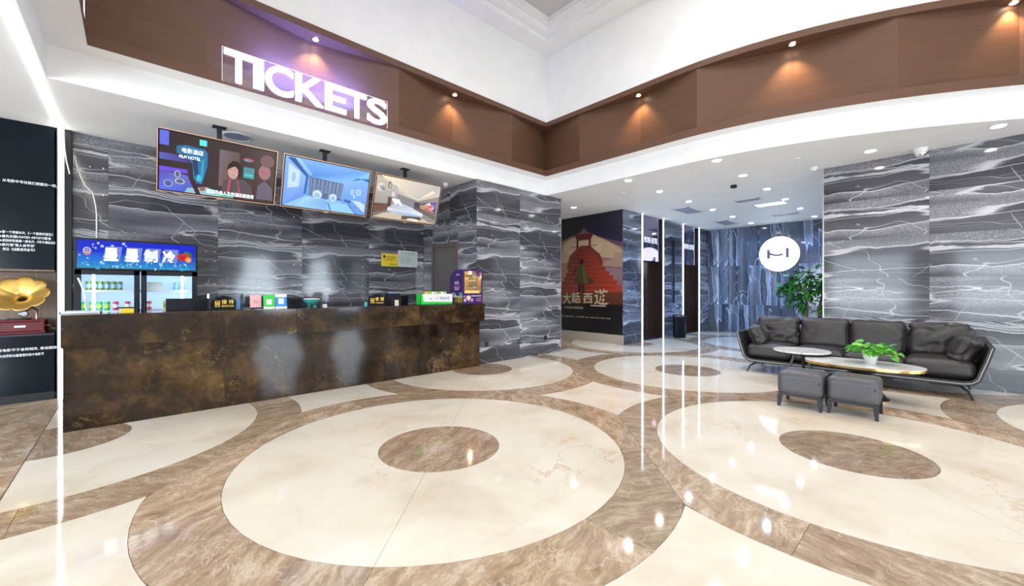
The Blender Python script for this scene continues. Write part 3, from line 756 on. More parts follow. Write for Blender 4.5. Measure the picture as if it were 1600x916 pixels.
# left screen: bar scene with purple light, cyan bottle, person with a fringe
s1 = [(((.03, .02, .03), (.08, .04, .03), (.07, .045, .04), (.03, .02, .02)), R(0, 0, 1, 1)),
      ((.12, .16, .75), R(0, .76, .07, 1)), (((.10, .12, .5), (.06, .05, .25), (.05, .03, .15), (.12, .10, .55)), R(0, .52, .23, .63)),
      ((.16, .08, .75), R(0, .33, .22, .40)), (((.10, .16, .8), (.06, .10, .5), (.14, .16, .6), (.10, .08, .4)), [(0, 0), (.30, 0), (.22, .30), (0, .33)]),
      ((.03, .18, .38), [(.13, .78), (.20, .82), (.36, .80), (.38, .74), (.38, .52), (.34, .18), (.27, .2), (.26, .5), (.2, .66), (.13, .66)]),
      ((.02, .05, .14), [(.25, .62), (.30, .60), (.31, .28), (.28, .32)]), ((.05, .55, .75), [(.29, .24), (.33, .22), (.34, .32), (.30, .35)]), ((.1, .85, .95), R(.31, .86, .37, .96)), ((.02, .4, .6), [(.335, .62), (.352, .62), (.345, .26), (.325, .28)]),
      (((.20, .12, .12), (.12, .07, .07), (.13, .08, .07), (.18, .15, .18)), R(.48, .2, .66, .86)),
      ((.10, .08, .09), [(.50, .05), (.52, .30), (.58, .38), (.70, .38), (.78, .28), (.80, .02)]),
      ((.60, .36, .32), EL(.605, .50, .048, .14)), ((.035, .02, .02), [(.55, .50), (.56, .62), (.60, .70), (.65, .69), (.68, .60), (.67, .40), (.655, .38), (.65, .55), (.62, .60), (.58, .56)]),
      ((.55, .30, .27), R(.592, .36, .625, .39)), ((.12, .05, .05), R(.578, .535, .592, .545)), ((.12, .05, .05), R(.612, .535, .626, .545)), ((.5, .12, .13), R(.594, .425, .615, .435)),
      ((.55, .08, .12), [(.555, .10), (.57, .34), (.59, .36), (.575, .10)]), ((.55, .08, .12), [(.66, .08), (.655, .33), (.64, .35), (.68, .10)]),
      ((.05, .35, .38), R(.70, .42, .80, .62)), ((.1, .55, .5), R(.71, .46, .79, .5)), ((.1, .25, .3), R(.71, .52, .79, .6)), ((.45, .10, .15), EL(.74, .76, .05, .035)), ((.05, .4, .5), EL(.73, .75, .025, .018)),
      ((.35, .17, .17), EL(.90, .58, .06, .14)), ((.2, .1, .1), EL(.92, .8, .07, .12)), ((.45, .1, .2), R(.86, .56, .93, .6)), ((.14, .12, .16), [(.83, .05), (.84, .3), (.9, .42), (.98, .3), (1, .05)]),
      ((.30, .55, .60), [(.22, .08), (.38, .14), (.62, .02), (.62, 0), (.2, 0)]), ((.15, .45, .4), R(.50, .0, .62, .06)), ((.4, .1, .12), EL(.345, .1, .025, .04)),
      ((.6, .65, .3), EL(.16, .18, .04, .05)), ((.1, .12, .3), EL(.16, .18, .03, .038)), ((.5, .55, .4), EL(.07, .12, .035, .06)), ((.08, .1, .35), EL(.07, .12, .028, .05)), ((.6, .65, .3), EL(.14, .30, .025, .06)), ((.1, .12, .35), EL(.14, .30, .018, .05)), ((.05, .02, .03), [(.23, .25), (.28, .25), (.33, 0), (.29, 0)])]
t1 = tv(.216, 344, 'left hanging screen showing a person in a purple-lit bar', s1)
def on_screen(t, s, size, m, x, z, w, ht=None):
    th = math.radians(17); r = Matrix.Rotation(th, 4, 'X')
    text('screen_lettering', s, size, m, t, r @ Vector((x, -.0125, z)), (PI/2+th, 0, 0), .0005, width=w, height=ht)
scr_w = mat('screen_white', (1, 1, 1), .5, em=(.75, .95, 1), es=.9); M['scr'] = scr_w
on_screen(t1, '电影酒店', .06, 'scr', -.385, -.225, .20, .055); on_screen(t1, 'FILM HOTEL', .05, 'scr', -.41, -.29, .2, .035)
on_screen(t1, '恋恋不舍人生的酒店超值得', .06, 'scr', -.14, -.66, .5, .05)
# middle screen: pale blue room
s2 = [(((.10, .30, .85), (.14, .38, .85), (.30, .60, .95), (.16, .40, .95)), R(0, 0, 1, 1)),
      (((.10, .28, .75), (.25, .5, .95), (.18, .42, .9), (.25, .50, .95)), [(0, 1), (1, 1), (.78, .72), (.24, .66)][::-1]),
      (((.35, .62, .95), (.45, .7, 1), (.3, .5, .9), (.3, .5, .9)), [(.10, 1), (.15, 1), (.31, .70), (.27, .69)]),
      (((.18, .36, .85), (.16, .30, .8), (.28, .5, .92), (.25, .45, .95)), [(0, .02), (.22, .28), (.24, .68), (0, 1)]),
      ((.55, .72, .95), [(.04, .36), (.16, .42), (.17, .72), (.04, .86)]), ((.7, .82, 1), EL(.10, .6, .035, .14)), ((.35, .55, .85), EL(.10, .6, .025, .11)),
      ((.05, .13, .45), [(.22, .28), (.245, .30), (.26, .68), (.235, .68)]), ((.03, .10, .35), [(.02, .98), (.10, .98), (.25, .68), (.24, .64)]),
      ((.05, .07, .16), [(.27, .28), (.67, .26), (.68, .63), (.27, .66)])]
for k in range(26):
    x = .275+k*.0155
    s2.append((((.30, .45, .75) if k % 3 else (.45, .6, .85)), [(x, .28), (x+.006, .28), (x+.006+.004*math.sin(k*2.1), .645-.001*k), (x+.001*math.cos(k), .65-.001*k)]))
s2 += [(((.15, .35, .85), (.15, .30, .75), (.25, .5, .95), (.25, .48, .95)), [(.68, .24), (1, .0), (1, .82), (.68, .64)]),
       ((.30, .55, .85), [(.0, .0), (.24, .25), (.66, .22), (.86, .0)]), (((.35, .65, .95), (.25, .5, .85), (.2, .42, .75), (.4, .7, .95)), [(.14, .03), (.5, 0), (.5, .2), (.26, .26)]),
       ((.06, .2, .55), [(.50, .18), (.515, .18), (.56, .02), (.545, 0)]), ((.30, .62, .92), [(.53, .14), (.74, .21), (.86, 0), (.56, 0)]), ((.05, .16, .5), [(.745, .21), (.76, .21), (.89, .0), (.875, 0)]),
       ((.60, .75, .85), EL(.375, .32, .055, .09)), ((.35, .52, .68), EL(.375, .30, .035, .05)), ((.60, .75, .85), EL(.565, .30, .048, .08)), ((.35, .52, .68), EL(.565, .285, .03, .045)), ((.1, .15, .3), R(.44, .24, .50, .36)),
       ((.65, .82, .95), EL(.80, .48, .022, .06)), ((.3, .5, .85), EL(.80, .48, .015, .045)), ((.65, .82, .95), EL(.88, .5, .032, .075)), ((.3, .5, .85), EL(.88, .5, .022, .055)), ((.5, .75, .95), EL(.83, .39, .015, .04)),
       ((.55, .75, .9), [(.80, .30), (.98, .05), (.98, .24), (.90, .30)]), ((.08, .12, .4), [(.70, .26), (.79, .22), (.79, .28), (.70, .31)]), ((.03, .2, .5), [(.78, .72), (.84, .80), (1, .84), (1, .76), (.9, .80)])]
tv(1.505, 510, 'middle hanging screen showing a pale blue room with two armchairs', s2)
# right screen: bedroom
s3 = [(((.20, .18, .16), (.3, .28, .25), (.35, .33, .3), (.25, .24, .23)), R(0, 0, 1, 1)),
      (((.45, .42, .40), (.6, .55, .5), (.75, .6, .45), (.5, .5, .5)), [(.33, .62), (.66, .53), (1, .74), (1, 1), (.05, 1)]),
      ((.95, .80, .58), [(.40, .66), (.66, .57), (.92, .80), (.88, .86), (.66, .62)]), ((.25, .26, .27), [(.28, .64), (.60, .52), (.60, .30), (.34, .36)]),
      (((.35, .30, .27), (.28, .25, .22), (.36, .36, .36), (.5, .5, .5)), [(0, .1), (.3, .34), (.33, .78), (0, 1)]),
      ((.62, .52, .42), [(0, 0), (.14, .12), (.35, .2), (1, .0)]), ((.6, .5, .4), [(.14, .02), (.8, .1), (.9, 0), (.2, 0)]),
      ((.75, .72, .7), EL(.075, .72, .055, .1)), ((.1, .08, .08), EL(.075, .72, .01, .02)), ((.7, .62, .5), EL(.19, .80, .04, .12)), ((.15, .14, .15), EL(.19, .80, .025, .085)), ((.75, .70, .6), EL(.26, .6, .02, .06)),
      ((.8, .75, .66), [(.27, .86), (.33, .88), (.34, .75), (.29, .78)]), ((.12, .06, .04), [(.19, .22), (.24, .22), (.25, .52), (.19, .53)]),
      ((.18, .09, .06), [(0, .10), (.19, .19), (.19, .36), (0, .33)]), ((.1, .05, .03), R(0, .245, .19, .255)),
      (((.55, .56, .6), (.5, .52, .6), (.85, .86, .9), (.8, .8, .85)), [(.20, .26), (.74, .10), (.78, .26), (.34, .44)]), ((.4, .52, .75), [(.2, .18), (.74, .08), (.74, .17), (.2, .27)]),
      ((.9, .9, .92), [(.24, .50), (.36, .50), (.42, .36), (.31, .36)]), ((.8, .8, .84), [(.34, .42), (.42, .38), (.40, .34), (.33, .36)]), ((.12, .07, .04), [(.43, .02), (.74, .06), (.74, .14), (.43, .12)]),
      ((.17, .15, .13), [(.60, .32), (.98, .10), (.98, .22), (.63, .42)]), ((.08, .07, .07), [(.60, .50), (.70, .50), (.69, .38), (.60, .34)]),
      ((.14, .08, .20), [(.71, .50), (.97, .58), (.97, .25), (.71, .36)]), ((.75, .40, .1), [(.72, .42), (.80, .50), (.92, .34), (.95, .28), (.84, .36)]), ((.75, .15, .25), [(.80, .36), (.86, .48), (.95, .46), (.93, .38)]), ((.8, .8, .75), [(.79, .50), (.86, .54), (.88, .48), (.82, .45)]), ((.2, .15, .5), [(.88, .52), (.96, .55), (.96, .44), (.90, .44)]),
      ((.7, .6, .5), EL(.61, .04, .1, .04))]
tv(2.80, 636, 'right hanging screen showing a bedroom with a white bed', s3)

# ------------------------------------------------------------------ DRINKS FRIDGE
FX0, FX1, FY0, FY1 = -.50, .66, 7.02, 7.62
fr = thing('drinks_fridge', 'black two-door drinks fridge with a lit blue sign header', 'fridge', ((FX0+FX1)/2, (FY0+FY1)/2, 0))
fw, fd = FX1-FX0, FY1-FY0
for nm_, b_ in (('side_panel', (-fw/2, -fw/2+.03, -fd/2+.05, fd/2, .08, 1.62)), ('side_panel', (fw/2-.03, fw/2, -fd/2+.05, fd/2, .08, 1.62)), ('back_panel', (-fw/2, fw/2, fd/2-.03, fd/2, .08, 1.98)), ('bottom_panel', (-fw/2, fw/2, -fd/2+.05, fd/2, .08, .2)), ('top_panel', (-fw/2, fw/2, -fd/2+.05, fd/2, 1.60, 1.98))):
    MB().box(*b_).build(nm_, 'black', fr)
for b_ in ((-fw/2+.031, -fw/2+.04, -fd/2+.06, fd/2-.03, .2, 1.6), (fw/2-.04, fw/2-.031, -fd/2+.06, fd/2-.03, .2, 1.6), (-fw/2+.04, fw/2-.04, fd/2-.045, fd/2-.031, .2, 1.6), (-fw/2+.04, fw/2-.04, -fd/2+.06, fd/2-.04, 1.585, 1.599)):
    MB().box(*b_).build('liner', 'fridgein', fr)
for sx in (-1, 1): MB().box(sx*.42-.012, sx*.42+.012, -fd/2+.07, -fd/2+.09, .3, 1.56).build('lamp_tube', 'fridgelamp', fr)
for k in range(4): MB().box(-fw/2+.08+k*.3, -fw/2+.14+k*.3, -fd/2+.1, -fd/2+.16, 0, .08).build('foot', 'black', fr)
shz = {}
for k, z in enumerate((.5, .85, 1.10, 1.352)):
    mb = MB()
    for i in range(12): yy = -fd/2+.10+i*.038; mb.box(-fw/2+.045, fw/2-.045, yy-.002, yy+.002, z-.004, z)
    mb.box(-fw/2+.045, fw/2-.045, -fd/2+.09, -fd/2+.098, z-.018, z+.006)
    mb.build('wire_shelf', 'plastic', fr, clean=False)
for n, (a, b) in enumerate(((-fw/2+.005, -.005), (.005, fw/2-.005))):
    d = MB().box(a, a+.055, -fd/2, -fd/2+.045, .2, 1.6).box(b-.055, b, -fd/2, -fd/2+.045, .2, 1.6).box(a, b, -fd/2, -fd/2+.045, .2, .26).box(a, b, -fd/2, -fd/2+.045, 1.545, 1.6).build('door', 'black', fr, clean=False)
    MB().box(a+.055, b-.055, -fd/2+.02, -fd/2+.026, .26, 1.545).build('pane', 'glass', d)
    hx = b-.03 if n == 0 else a+.03
    MB().tube([(hx, -fd/2+.0, .75), (hx, -fd/2-.03, .77), (hx, -fd/2-.03, 1.2), (hx, -fd/2, 1.22)], .009, 8).build('handle', 'darkmetal', d, smooth=True)
# header light box: bulging lit face
hb = MB().box(-fw/2+.0, fw/2, -fd/2-.0, -fd/2+.05, 1.60, 1.985).build('header_box', 'black', fr, bevel=.01)
random.seed(3)
hs = [(((.01, .05, .75), (.0, .03, .6), (.0, .01, .8), (.0, .02, .75)), R(0, 0, 1, 1)), (((.02, .35, .85), (.02, .25, .8), (.0, .04, .8), (.0, .10, .85)), R(0, 0, 1, .55)), (((.02, .4, .75), (.02, .3, .7), (.01, .12, .75), (.01, .2, .8)), R(0, 0, 1, .3))]
for k in range(75):
    x = random.random(); y = random.random()*.27*(1 if x > .1 else .7); s_ = .008+.014*random.random(); a = random.random()*6
    c = random.choice([(.05, .45, .8), (.3, .75, .95), (.02, .2, .6), (.55, .85, 1), (.03, .5, .75)])
    hs.append((c, [(x+s_*math.cos(a+q), y+s_*4*math.sin(a+q)) for q in (0, 1.7+random.random(), 3.4+random.random())] if .02 < x < .98 else EL(.5, .1, .01, .03)))
hs += [((.6, .3, .3), EL(.075, .60, .034, .15)), ((.85, .85, .95), EL(.075, .64, .026, .10)), ((.05, .1, .7), EL(.075, .64, .019, .07)), ((.85, .85, .9), R(.066, .62, .084, .66)),
       *[((.7, .85, 1), EL(x, y, r, r*3.4, 8)) for x, y, r in ((.12, .85, .008), (.16, .9, .011), (.14, .72, .009), (.19, .8, .014), (.27, .83, .012), (.36, .92, .014), (.38, .84, .008), (.12, .76, .006), (.02, .45, .008), (.08, .35, .008))],
       *[((.22, .30, .8), [(x-.01, .28), (x+.13, .28), (x+.15, .80), (x+.02, .80)]) for x in (.20, .37, .53, .69)],
       ((.0, .25, .02), [(.82, .50), (.84, .7), (.87, .62), (.9, .75), (.94, .74), (.97, .6), (.95, .45), (.86, .4)]), ((.7, .02, .02), EL(.855, .52, .03, .14)), ((.75, .03, .02), EL(.91, .55, .03, .14)), ((.6, .01, .01), EL(.885, .46, .028, .12)), ((.95, .25, .05), EL(.93, .42, .032, .12)), ((1, .55, .25), EL(.93, .41, .02, .07))]
hd = art('header_picture', fw-.05, .335, hs, 'lightbox', fr, (-fw/2+.025, -fd/2-.0008, 1.625), FY, .00006)
for ch, xx in zip('星星制冷', (.20, .37, .53, .69)):
    text('header_lettering', ch, .2, 'navytext', hd, (xx*(fw-.05)-.004, .335*.26-.003, .0095), (0, 0, 0), .001, width=.138, height=.168, offset=.012)
    text('header_lettering', ch, .2, 'letter2' if 'letter2' in M else 'scr', hd, (xx*(fw-.05), .335*.27, .0125), (0, 0, 0), .001, width=.13, height=.16, offset=.006)
text('price_mark', '价格', .04, 'goldtext', fr, (fw/2-.17, -fd/2-.002, 1.50), FY, .0005, width=.05)
MB().tube([(-fw/2+.035, -fd/2-.02, 1.50), (-fw/2+.07, -fd/2-.06, 1.4), (-fw/2+.10, -fd/2-.07, 1.25), (-fw/2+.115, -fd/2-.06, 1.0), (-fw/2+.12, -fd/2+.0, .8)], .009, 8).build('cable', 'plastic', fr, smooth=True)
# cans
def can_art(n, c, band):
    t = thing('drink_can', 'x', 'can')
    MB().lathe([(.021, 0), (.025, .008), (.0268, .014), (.0268, .100), (.023, .11), (.021, .112)], 18).build('body', c, t, smooth=True)
    MB().lathe([(.0271, .035), (.0271, .08)], 18).build('printed_band', band, t, smooth=True)
    MB().lathe([(0, .1125), (.021, .1125), (.0215, .115)], 18).build('lid', 'steel', t, smooth=True)
    return t
M['canolive'] = mat('can_olive', (.16, .26, .03), .3, .3); M['cangreen'] = mat('can_green', (.02, .42, .10), .3, .3); M['canred'] = mat('can_red', (.62, .03, .08), .3, .3)
M['canyel'] = mat('can_yellow', (.6, .48, .02), .3, .3); M['canband'] = mat('can_band_blue', (.25, .45, .6), .35); M['canpale'] = mat('can_band_pale', (.75, .72, .7), .35); M['canlime'] = mat('can_lime', (.35, .6, .05), .3); M['canbrown'] = mat('can_band_dark', (.35, .25, .02), .4)
protos = {'olive': can_art(0, 'canolive', 'canband'), 'green': can_art(0, 'cangreen', 'canlime'), 'red': can_art(0, 'canred', 'canpale'), 'yellow': can_art(0, 'canyel', 'canbrown')}
used = set()
fcx, fcy = (FX0+FX1)/2, (FY0+FY1)/2
def put(kind, x, z, label):
    y = FY0+.17
    t = protos[kind]
    if kind in used: t = dup(t, (x, y, z), random.random()*0, label)
    else: t.location = (x, y, z); t['label'] = label; used.add(kind)
    t['group'] = 'drink cans in the fridge'
nth = ['leftmost', 'second', 'third', 'fourth', 'fifth', 'last']
def cx(uc): return PX(uc, FY0+.17)
for k in range(6): put('olive', cx(138+k*9.9), 1.352, nth[k]+' olive green can from the left on the upper shelf of the fridge')
for k in range(4): put('green', cx(131.5+k*12), 1.10, nth[k]+' bright green can from the left on the lower fridge shelf')
for k, u in enumerate((181, 199.5)): put('red', cx(u), 1.10, ('red can beside the last green can behind the left fridge door', 'red can at the right edge behind the left fridge door')[k])
put('red', cx(233), 1.10, 'single red can behind the right fridge door')
for k in range(3): put('yellow', cx(259+k*9.5), 1.10, ('left', 'middle', 'right')[k]+' one of three yellow cans behind the right fridge door')
M['boxpale'] = mat('pale_carton', (.62, .68, .62), .5); M['bagblue'] = mat('blue_packet', (.12, .3, .62), .4)
for k, u in enumerate((234, 242, 250)):
    x = cx(u); tag(MB().box(-.028, .028, -.03, .03, 0, .115).build('drink_carton', 'boxpale', None, loc=(x, FY0+.18, 1.352), bevel=.004), ('left', 'middle', 'right')[k]+' one of three pale drink cartons on the upper fridge shelf', 'carton', 'pale cartons in the fridge')
for k, u in enumerate((275, 284)):
    x = cx(u); tag(MB().lathe([(.034, 0), (.035, .03), (.022, .08), (.03, .11)], 12, sy=.6).build('drink_pouch', 'bagblue', None, loc=(x, FY0+.18, 1.352), smooth=True), ('left', 'right')[k]+' one of two blue drink pouches on the upper fridge shelf', 'pouch', 'blue pouches in the fridge')
# cable down the wall to the fridge
cpts = [(117, 243), (118.5, 252), (121, 262), (127, 278), (133, 290), (139, 296), (144, 300), (147, 310), (149.5, 322), (151, 335), (151, 352), (151, 372)]
P3 = []
for u, v in cpts:
    x = PX(u, YB-.02); P3.append((x, YB-.02, PZ(v, x, YB-.02)))
o = P3[-1]
tag(MB().tube([(a-o[0], b-o[1], c-o[2]) for a, b, c in P3], .008, 8).build('wall_cable', 'plastic', None, loc=o, smooth=True), 'white cable hanging down the marble wall onto the blue fridge header', 'cable')
P3 = []
for u, v in ((100, 213), (101, 232), (104, 252), (109, 272)):
    x = PX(u, 7.59); P3.append((x, 7.59, PZ(v, x, 7.59)))
o = P3[-1]
tag(MB().tube([(a-o[0], b-o[1], c-o[2]) for a, b, c in P3], .007, 8).build('hanging_wire', 'plastic', None, loc=o, smooth=True), 'short white wire curving beside the warm light strip', 'wire')

# ------------------------------------------------------------------ CERTIFICATES
def plate(name, u0, u1, v0, v1, m, label):
    a, b = PX(u0, YB), PX(u1, YB); z0, z1 = PZ(v1, (a+b)/2, YB), PZ(v0, (a+b)/2, YB)
    t = thing(name, label, 'certificate', (a, YB, z0))
    MB().box(0, b-a, -.012, -.001, 0, z1-z0).build('board', m, t, bevel=.002)
    return t, b-a, z1-z0
t, w, h = plate('certificate', 595.5, 621, 396.5, 416.5, 'yellow', 'yellow notice plate on marble wall left of the pale certificate')
text('lettering', '点点客 旅游酒店', .05, 'black', t, (w*.28, -.014, h*.68), FY, .0005, width=w*.58)
text('lettering', '工商银行', .05, 'redtext', t, (w*.15, -.014, h*.42), FY, .0005, width=w*.7)
text('lettering', '中国电影家协会', .05, 'black', t, (w*.45, -.014, h*.14), FY, .0005, width=w*.48)
MB().lathe([(.0, 0), (.026, 0), (.026, .001)], 16).build('emblem', 'black', t, loc=(w*.17, -.0125, h*.76), rot=(PI/2, 0, 0))
t, w, h = plate('certificate', 621.5, 651.5, 392.5, 417.5, 'gcert', 'pale grey-green certificate right of the yellow plate on marble wall')
MB().box(0, w, -.016, -.0, 0, .012).box(0, w, -.016, 0, h-.012, h).box(0, .012, -.016, 0, 0, h).box(w-.012, w, -.016, 0, 0, h).build('frame', 'plastic', t, clean=False)
text('lettering', '营 业 执 照', .05, 'greytext', t, (w*.15, -.0135, h*.74), FY, .0005, width=w*.7)
for k in range(5): text('lettering', '名称类型地址经营范围注册', .05, 'greytext', t, (w*.1, -.0135, h*(.62-.1*k)), FY, .0004, width=w*(.45+.08*(k % 3)))
# ------------------------------------------------------------------ LEFT DISPLAY WALL
PYF = 7.60
dw = thing('wall_board', 'tall black glossy board with white Chinese text above the niche', 'board', (-3.0, PYF, 1.61))
dc = thing('display_cabinet', 'low black glossy cabinet with white Chinese text under the gramophone', 'cabinet', (-3.0, PYF, 0))
def dx(x): return x+3.0
MB().box(dx(-5.9), dx(XL-.085), 0, .03, .0, ZC-.002-1.61).build('front_sheet', 'blackgloss', dw)
MB().box(dx(-5.9), dx(XL-.085), .03, .42, -.02, .0).build('niche_top', 'wood', dw)
MB().box(dx(-5.9), dx(XL-.085), 0, .03, .10, .80).build('front_sheet', 'blackgloss', dc)
MB().box(dx(-5.9), dx(XL-.085), .0, .42, .80, .822).build('top_shelf', 'darkmetal', dc)
MB().box(dx(-5.9), dx(XL-.085), -.012, .03, 0, .10).build('plinth', 'black', dc)
MB().box(-5.9, XL-.085, 8.03, 8.045, .822, 1.588).build('niche_back', 'wood', wall_left)
def dtext(s, u, v, w, ht):
    x = PX(u, PYF); z = PZ(v, x, PYF)-ht/2; text('wall_lettering', s, .1, 'whitetext', dw if z > 1.61 else dc, (dx(x), -.002, z-(1.61 if z > 1.61 else 0)), FY, .0008, width=w, height=ht)
dtext('从电影中寻找我们想要的一切。', 3.7, 284-3, .43, .036)
for k, (s, w) in enumerate((('第一个剪辑长片,《一个国家的诞生》', .40), ('最先长期UNITED ARTISTS联合', .385), ('卓别林导演第一部长片,《寻子遇仙记》', .42), ('新片联"第人自学派"', .255), ('创立《战舰波将金号》', .25))):
    dtext(s, 3 if k < 4 else 4, 362+6.7*k, w, .034)
for k in range(4): dtext('•', -2, 362+6.7*k, .02, .02)
dtext('法国国际电影节于金棕榈奖, 最佳国际影', -26, 551-1, .60, .036)
dtext('为世界影坛最重要的四大电影节', -1, 557.5, .345, .034)
# gramophone
gx = PX(34, 7.78)
gr = thing('gramophone', 'antique gramophone with petalled brass horn on a dark red wooden box', 'gramophone', (gx, 7.80, .822))
MB().box(-.21, .21, -.15, .15, 0, .03).build('base_moulding', 'red', gr, bevel=.008)
MB().box(-.18, .18, -.125, .125, .03, .15).build('case', 'red', gr, bevel=.006)
for sx in (-1, 1):
    for sy in (-1, 1): MB().box(sx*.18-.018, sx*.18+.018, sy*.125-.018, sy*.125+.018, .025, .155).build('corner_post', 'red', gr, bevel=.005)
MB().box(-.205, .205, -.145, .145, .15, .175).build('top_moulding', 'red', gr, bevel=.008)
MB().box(-.045, .045, -.131, -.126, .08, .105).build('name_plate', 'steel', gr, bevel=.002)
MB().lathe([(.1, .175), (.1, .186), (.01, .189)], 28, cx=-.02).build('turntable', 'black', gr, smooth=True)
MB().tube([(.19, 0, .09), (.235, 0, .09), (.235, 0, .05), (.27, 0, .05)], .006, 8).build('crank', 'brass', gr, smooth=True)
MB().lathe([(0, 0), (.035, .002), (.04, .01), (.03, .022), (0, .024)], 20).build('sound_box', 'steel', gr, loc=(.02, -.05, .24), rot=(PI/2, 0, .2), smooth=True)
MB().tube([(.10, .10, .16), (.11, .10, .28), (.07, .06, .32), (.03, -.03, .27)], .012, 8).build('tone_arm', 'brass', gr, smooth=True)
MB().tube([(.07, .06, .32), (.08, .07, .36), (.06, .05, .38), (.0, .0, .42)], [.014, .02, .028, .04], 12).build('horn_neck', 'darkmetal', gr, smooth=True)
def horn():
    mb = MB(); n = 72; rings = 14; ax = Vector((-.08, -.60, .42)).normalized(); c0 = Vector((.01, .0, .405))
    a = Vector((1, 0, 0)); a = (a-ax*a.dot(ax)).normalized(); b = ax.cross(a)
    for k in range(rings):
        t = k/(rings-1); r = .035+.225*t**1.5; d = .15*t**.62
        for j in range(n):
            ph = 2*PI*j/n; lobe = abs(math.cos(ph*4.5)); rr = r*(1-.07*t*(1-lobe)**1.5*2.0); dd = d+.015*t*lobe
            mb.v.append(tuple(c0+ax*dd+(a*math.cos(ph)+b*math.sin(ph))*rr))
    for k in range(rings-1):
        for j in range(n):
            i = k*n+j; i2 = k*n+(j+1) % n; mb.f.append((i, i2, i2+n, i+n))
    o = mb.build('horn', 'hornm', gr, smooth=True, clean=False); md = o.modifiers.new('s', 'SOLIDIFY'); md.thickness = .004
    # raised seams between petals
    for q in range(9):
        pts = []; j = int((q+.5)*n/9) % n
        for k in range(2, rings): pts.append(mb.v[k*n+j])
        MB().tube(pts, .004, 6).build('petal_seam', 'brass', gr, smooth=True)
horn()

# ------------------------------------------------------------------ THINGS ON THE COUNTER
def cbox(name, label, cat, u0, u1, vt, y, d, m, z0=ZT, bevel=.003, group=None):
    a, b = PX(u0, y), PX(u1, y); h = PZ(vt, (a+b)/2, y)-z0
    o = MB().box(-(b-a)/2, (b-a)/2, 0, d, 0, h).build(name, m, None, loc=((a+b)/2, y, z0), bevel=bevel)
    return tag(o, label, cat, group), b-a, h
tray = thing('metal_tray', 'flat grey metal tray lying at the left end of the counter top', 'tray', (PX(126, 5.72), 5.74, ZT))
MB().box(-.14, .14, -.02, .24, 0, .012).build('tray_base', 'steel', tray, bevel=.003)
MB().box(-.14, .14, -.02, -.012, .0, .03).box(-.14, .14, .232, .24, .0, .03).box(-.14, -.132, -.02, .24, 0, .03).box(.132, .14, -.02, .24, 0, .03).build('tray_edge', 'steel', tray, clean=False)
cbox('yellow_box', 'small yellow box with dark lid in front of the fridge on the counter', 'box', 188, 209.5, 482, 5.78, .05, 'yellow')
x = PX(199, 5.78)
tag(MB().box(-.075, .075, 0, .05, 0, .012).build('box_of_clips', 'monitor', None, loc=(x, 5.78, PZ(481.9, x, 5.78)+.0005)), 'dark strip lying on the small yellow box', 'strip')
def monitor(label, u0, u1, vt, y, zb=.75):
    a, b = PX(u0, y), PX(u1, y); zt = PZ(vt, (a+b)/2, y); w = b-a
    t = thing('monitor', label, 'monitor', ((a+b)/2, y, zb), group='monitors behind the counter')
    MB().box(-w/2, w/2, 0, .03, zt-zb-w*.6, zt-zb).build('housing', 'monitor', t, bevel=.006)
    MB().box(-w/2+.01, w/2-.01, .0305, .033, zt-zb-w*.6+.02, zt-zb-.01).build('screen', 'blackgloss', t)
    MB().box(-.03, .03, -.03, 0, .02, zt-zb-w*.35).build('stand_neck', 'monitor', t); MB().box(-.12, .12, -.09, .09, 0, .014).build('stand_foot', 'monitor', t, bevel=.004)
monitor('back of black monitor in front of the right fridge door', 259, 327, 466.5, 6.25)
monitor('back of black monitor behind the teal glass bowl', 447, 501, 465, 6.25)
monitor('back of black monitor right of the cashier sign', 608, 638, 461.5, 6.25)
monitor('small black monitor just left of the green and white box', 650, 657, 463, 6.3)
# desk signs in an acrylic stand
def desk_sign(label, u0, u1, vt, y, cjk, latin, ul):
    a, b = PX(u0, y), PX(u1, y); w = b-a; h = PZ(vt, (a+b)/2, y)-ZT
    t = thing('desk_sign', label, 'sign', ((a+b)/2, y, ZT+.0042))
    pts = [(-w/2, .0), (w/2, .0), (w/2, h*.62)]+[(w/2-w*k/10, h*.62+h*.38*math.sin(PI*k/10)**.8) for k in range(1, 10)]+[(-w/2, h*.62)]
    MB().prism(pts, 0, .02).build('sign_body', 'blackgloss', t, rot=(PI/2, 0, 0), loc=(0, .01, .004))
    MB().box(-w/2, w/2, -.03, .03, 0, .006).build('foot', 'black', t)
    text('sign_lettering', cjk, .1, 'goldtext', t, (-w*.12, -.0115, h*.42), FY, .0008, width=w*.52, height=h*.33)
    text('sign_lettering', latin, .05, 'goldtext', t, (-w*.12, -.0115, h*.2), FY, .0006, width=w*.52, height=h*.13)
    q = w*.1
    MB().box(-w*.3-q, -w*.3+q, -.0125, -.0105, h*.22, h*.24).box(-w*.3-q, -w*.3+q, -.0125, -.0105, h*.64, h*.66).box(-w*.3-q, -w*.3-q+.005, -.0125, -.0105, h*.22, h*.66).box(-w*.3+q-.005, -w*.3+q, -.0125, -.0105, h*.22, h*.66).build('emblem_frame', 'goldtext', t, clean=False)
    text('emblem', '特', .05, 'goldtext', t, (-w*.3-q*.6, -.0115, h*.28), FY, .0006, width=q*1.2, height=h*.3)
    return t
desk_sign('black reception desk sign with gold Chinese characters and RECEPTION', 332, 368.5, 463.5, 5.86, '接 待', 'RECEPTION', 0)
desk_sign('black cashier desk sign with gold Chinese characters and Cashier', 576, 602, 460.5, 5.86, '收 银', 'Cashier', 0)
y = 5.80; a, b = PX(326, y), PX(380, y); w = b-a
t = thing('acrylic_stand', 'clear acrylic stand around the reception desk sign', 'stand', ((a+b)/2, y, ZT))
hh = PZ(459.5, (a+b)/2, y)-ZT
MB().box(-w/2-.02, w/2+.02, -.03, .18, 0, .0035).build('base_sheet', 'acrylic', t)
MB().box(-w/2, -w/2+.008, -.01, .15, .004, hh).build('side_sheet', 'acrylic', t)
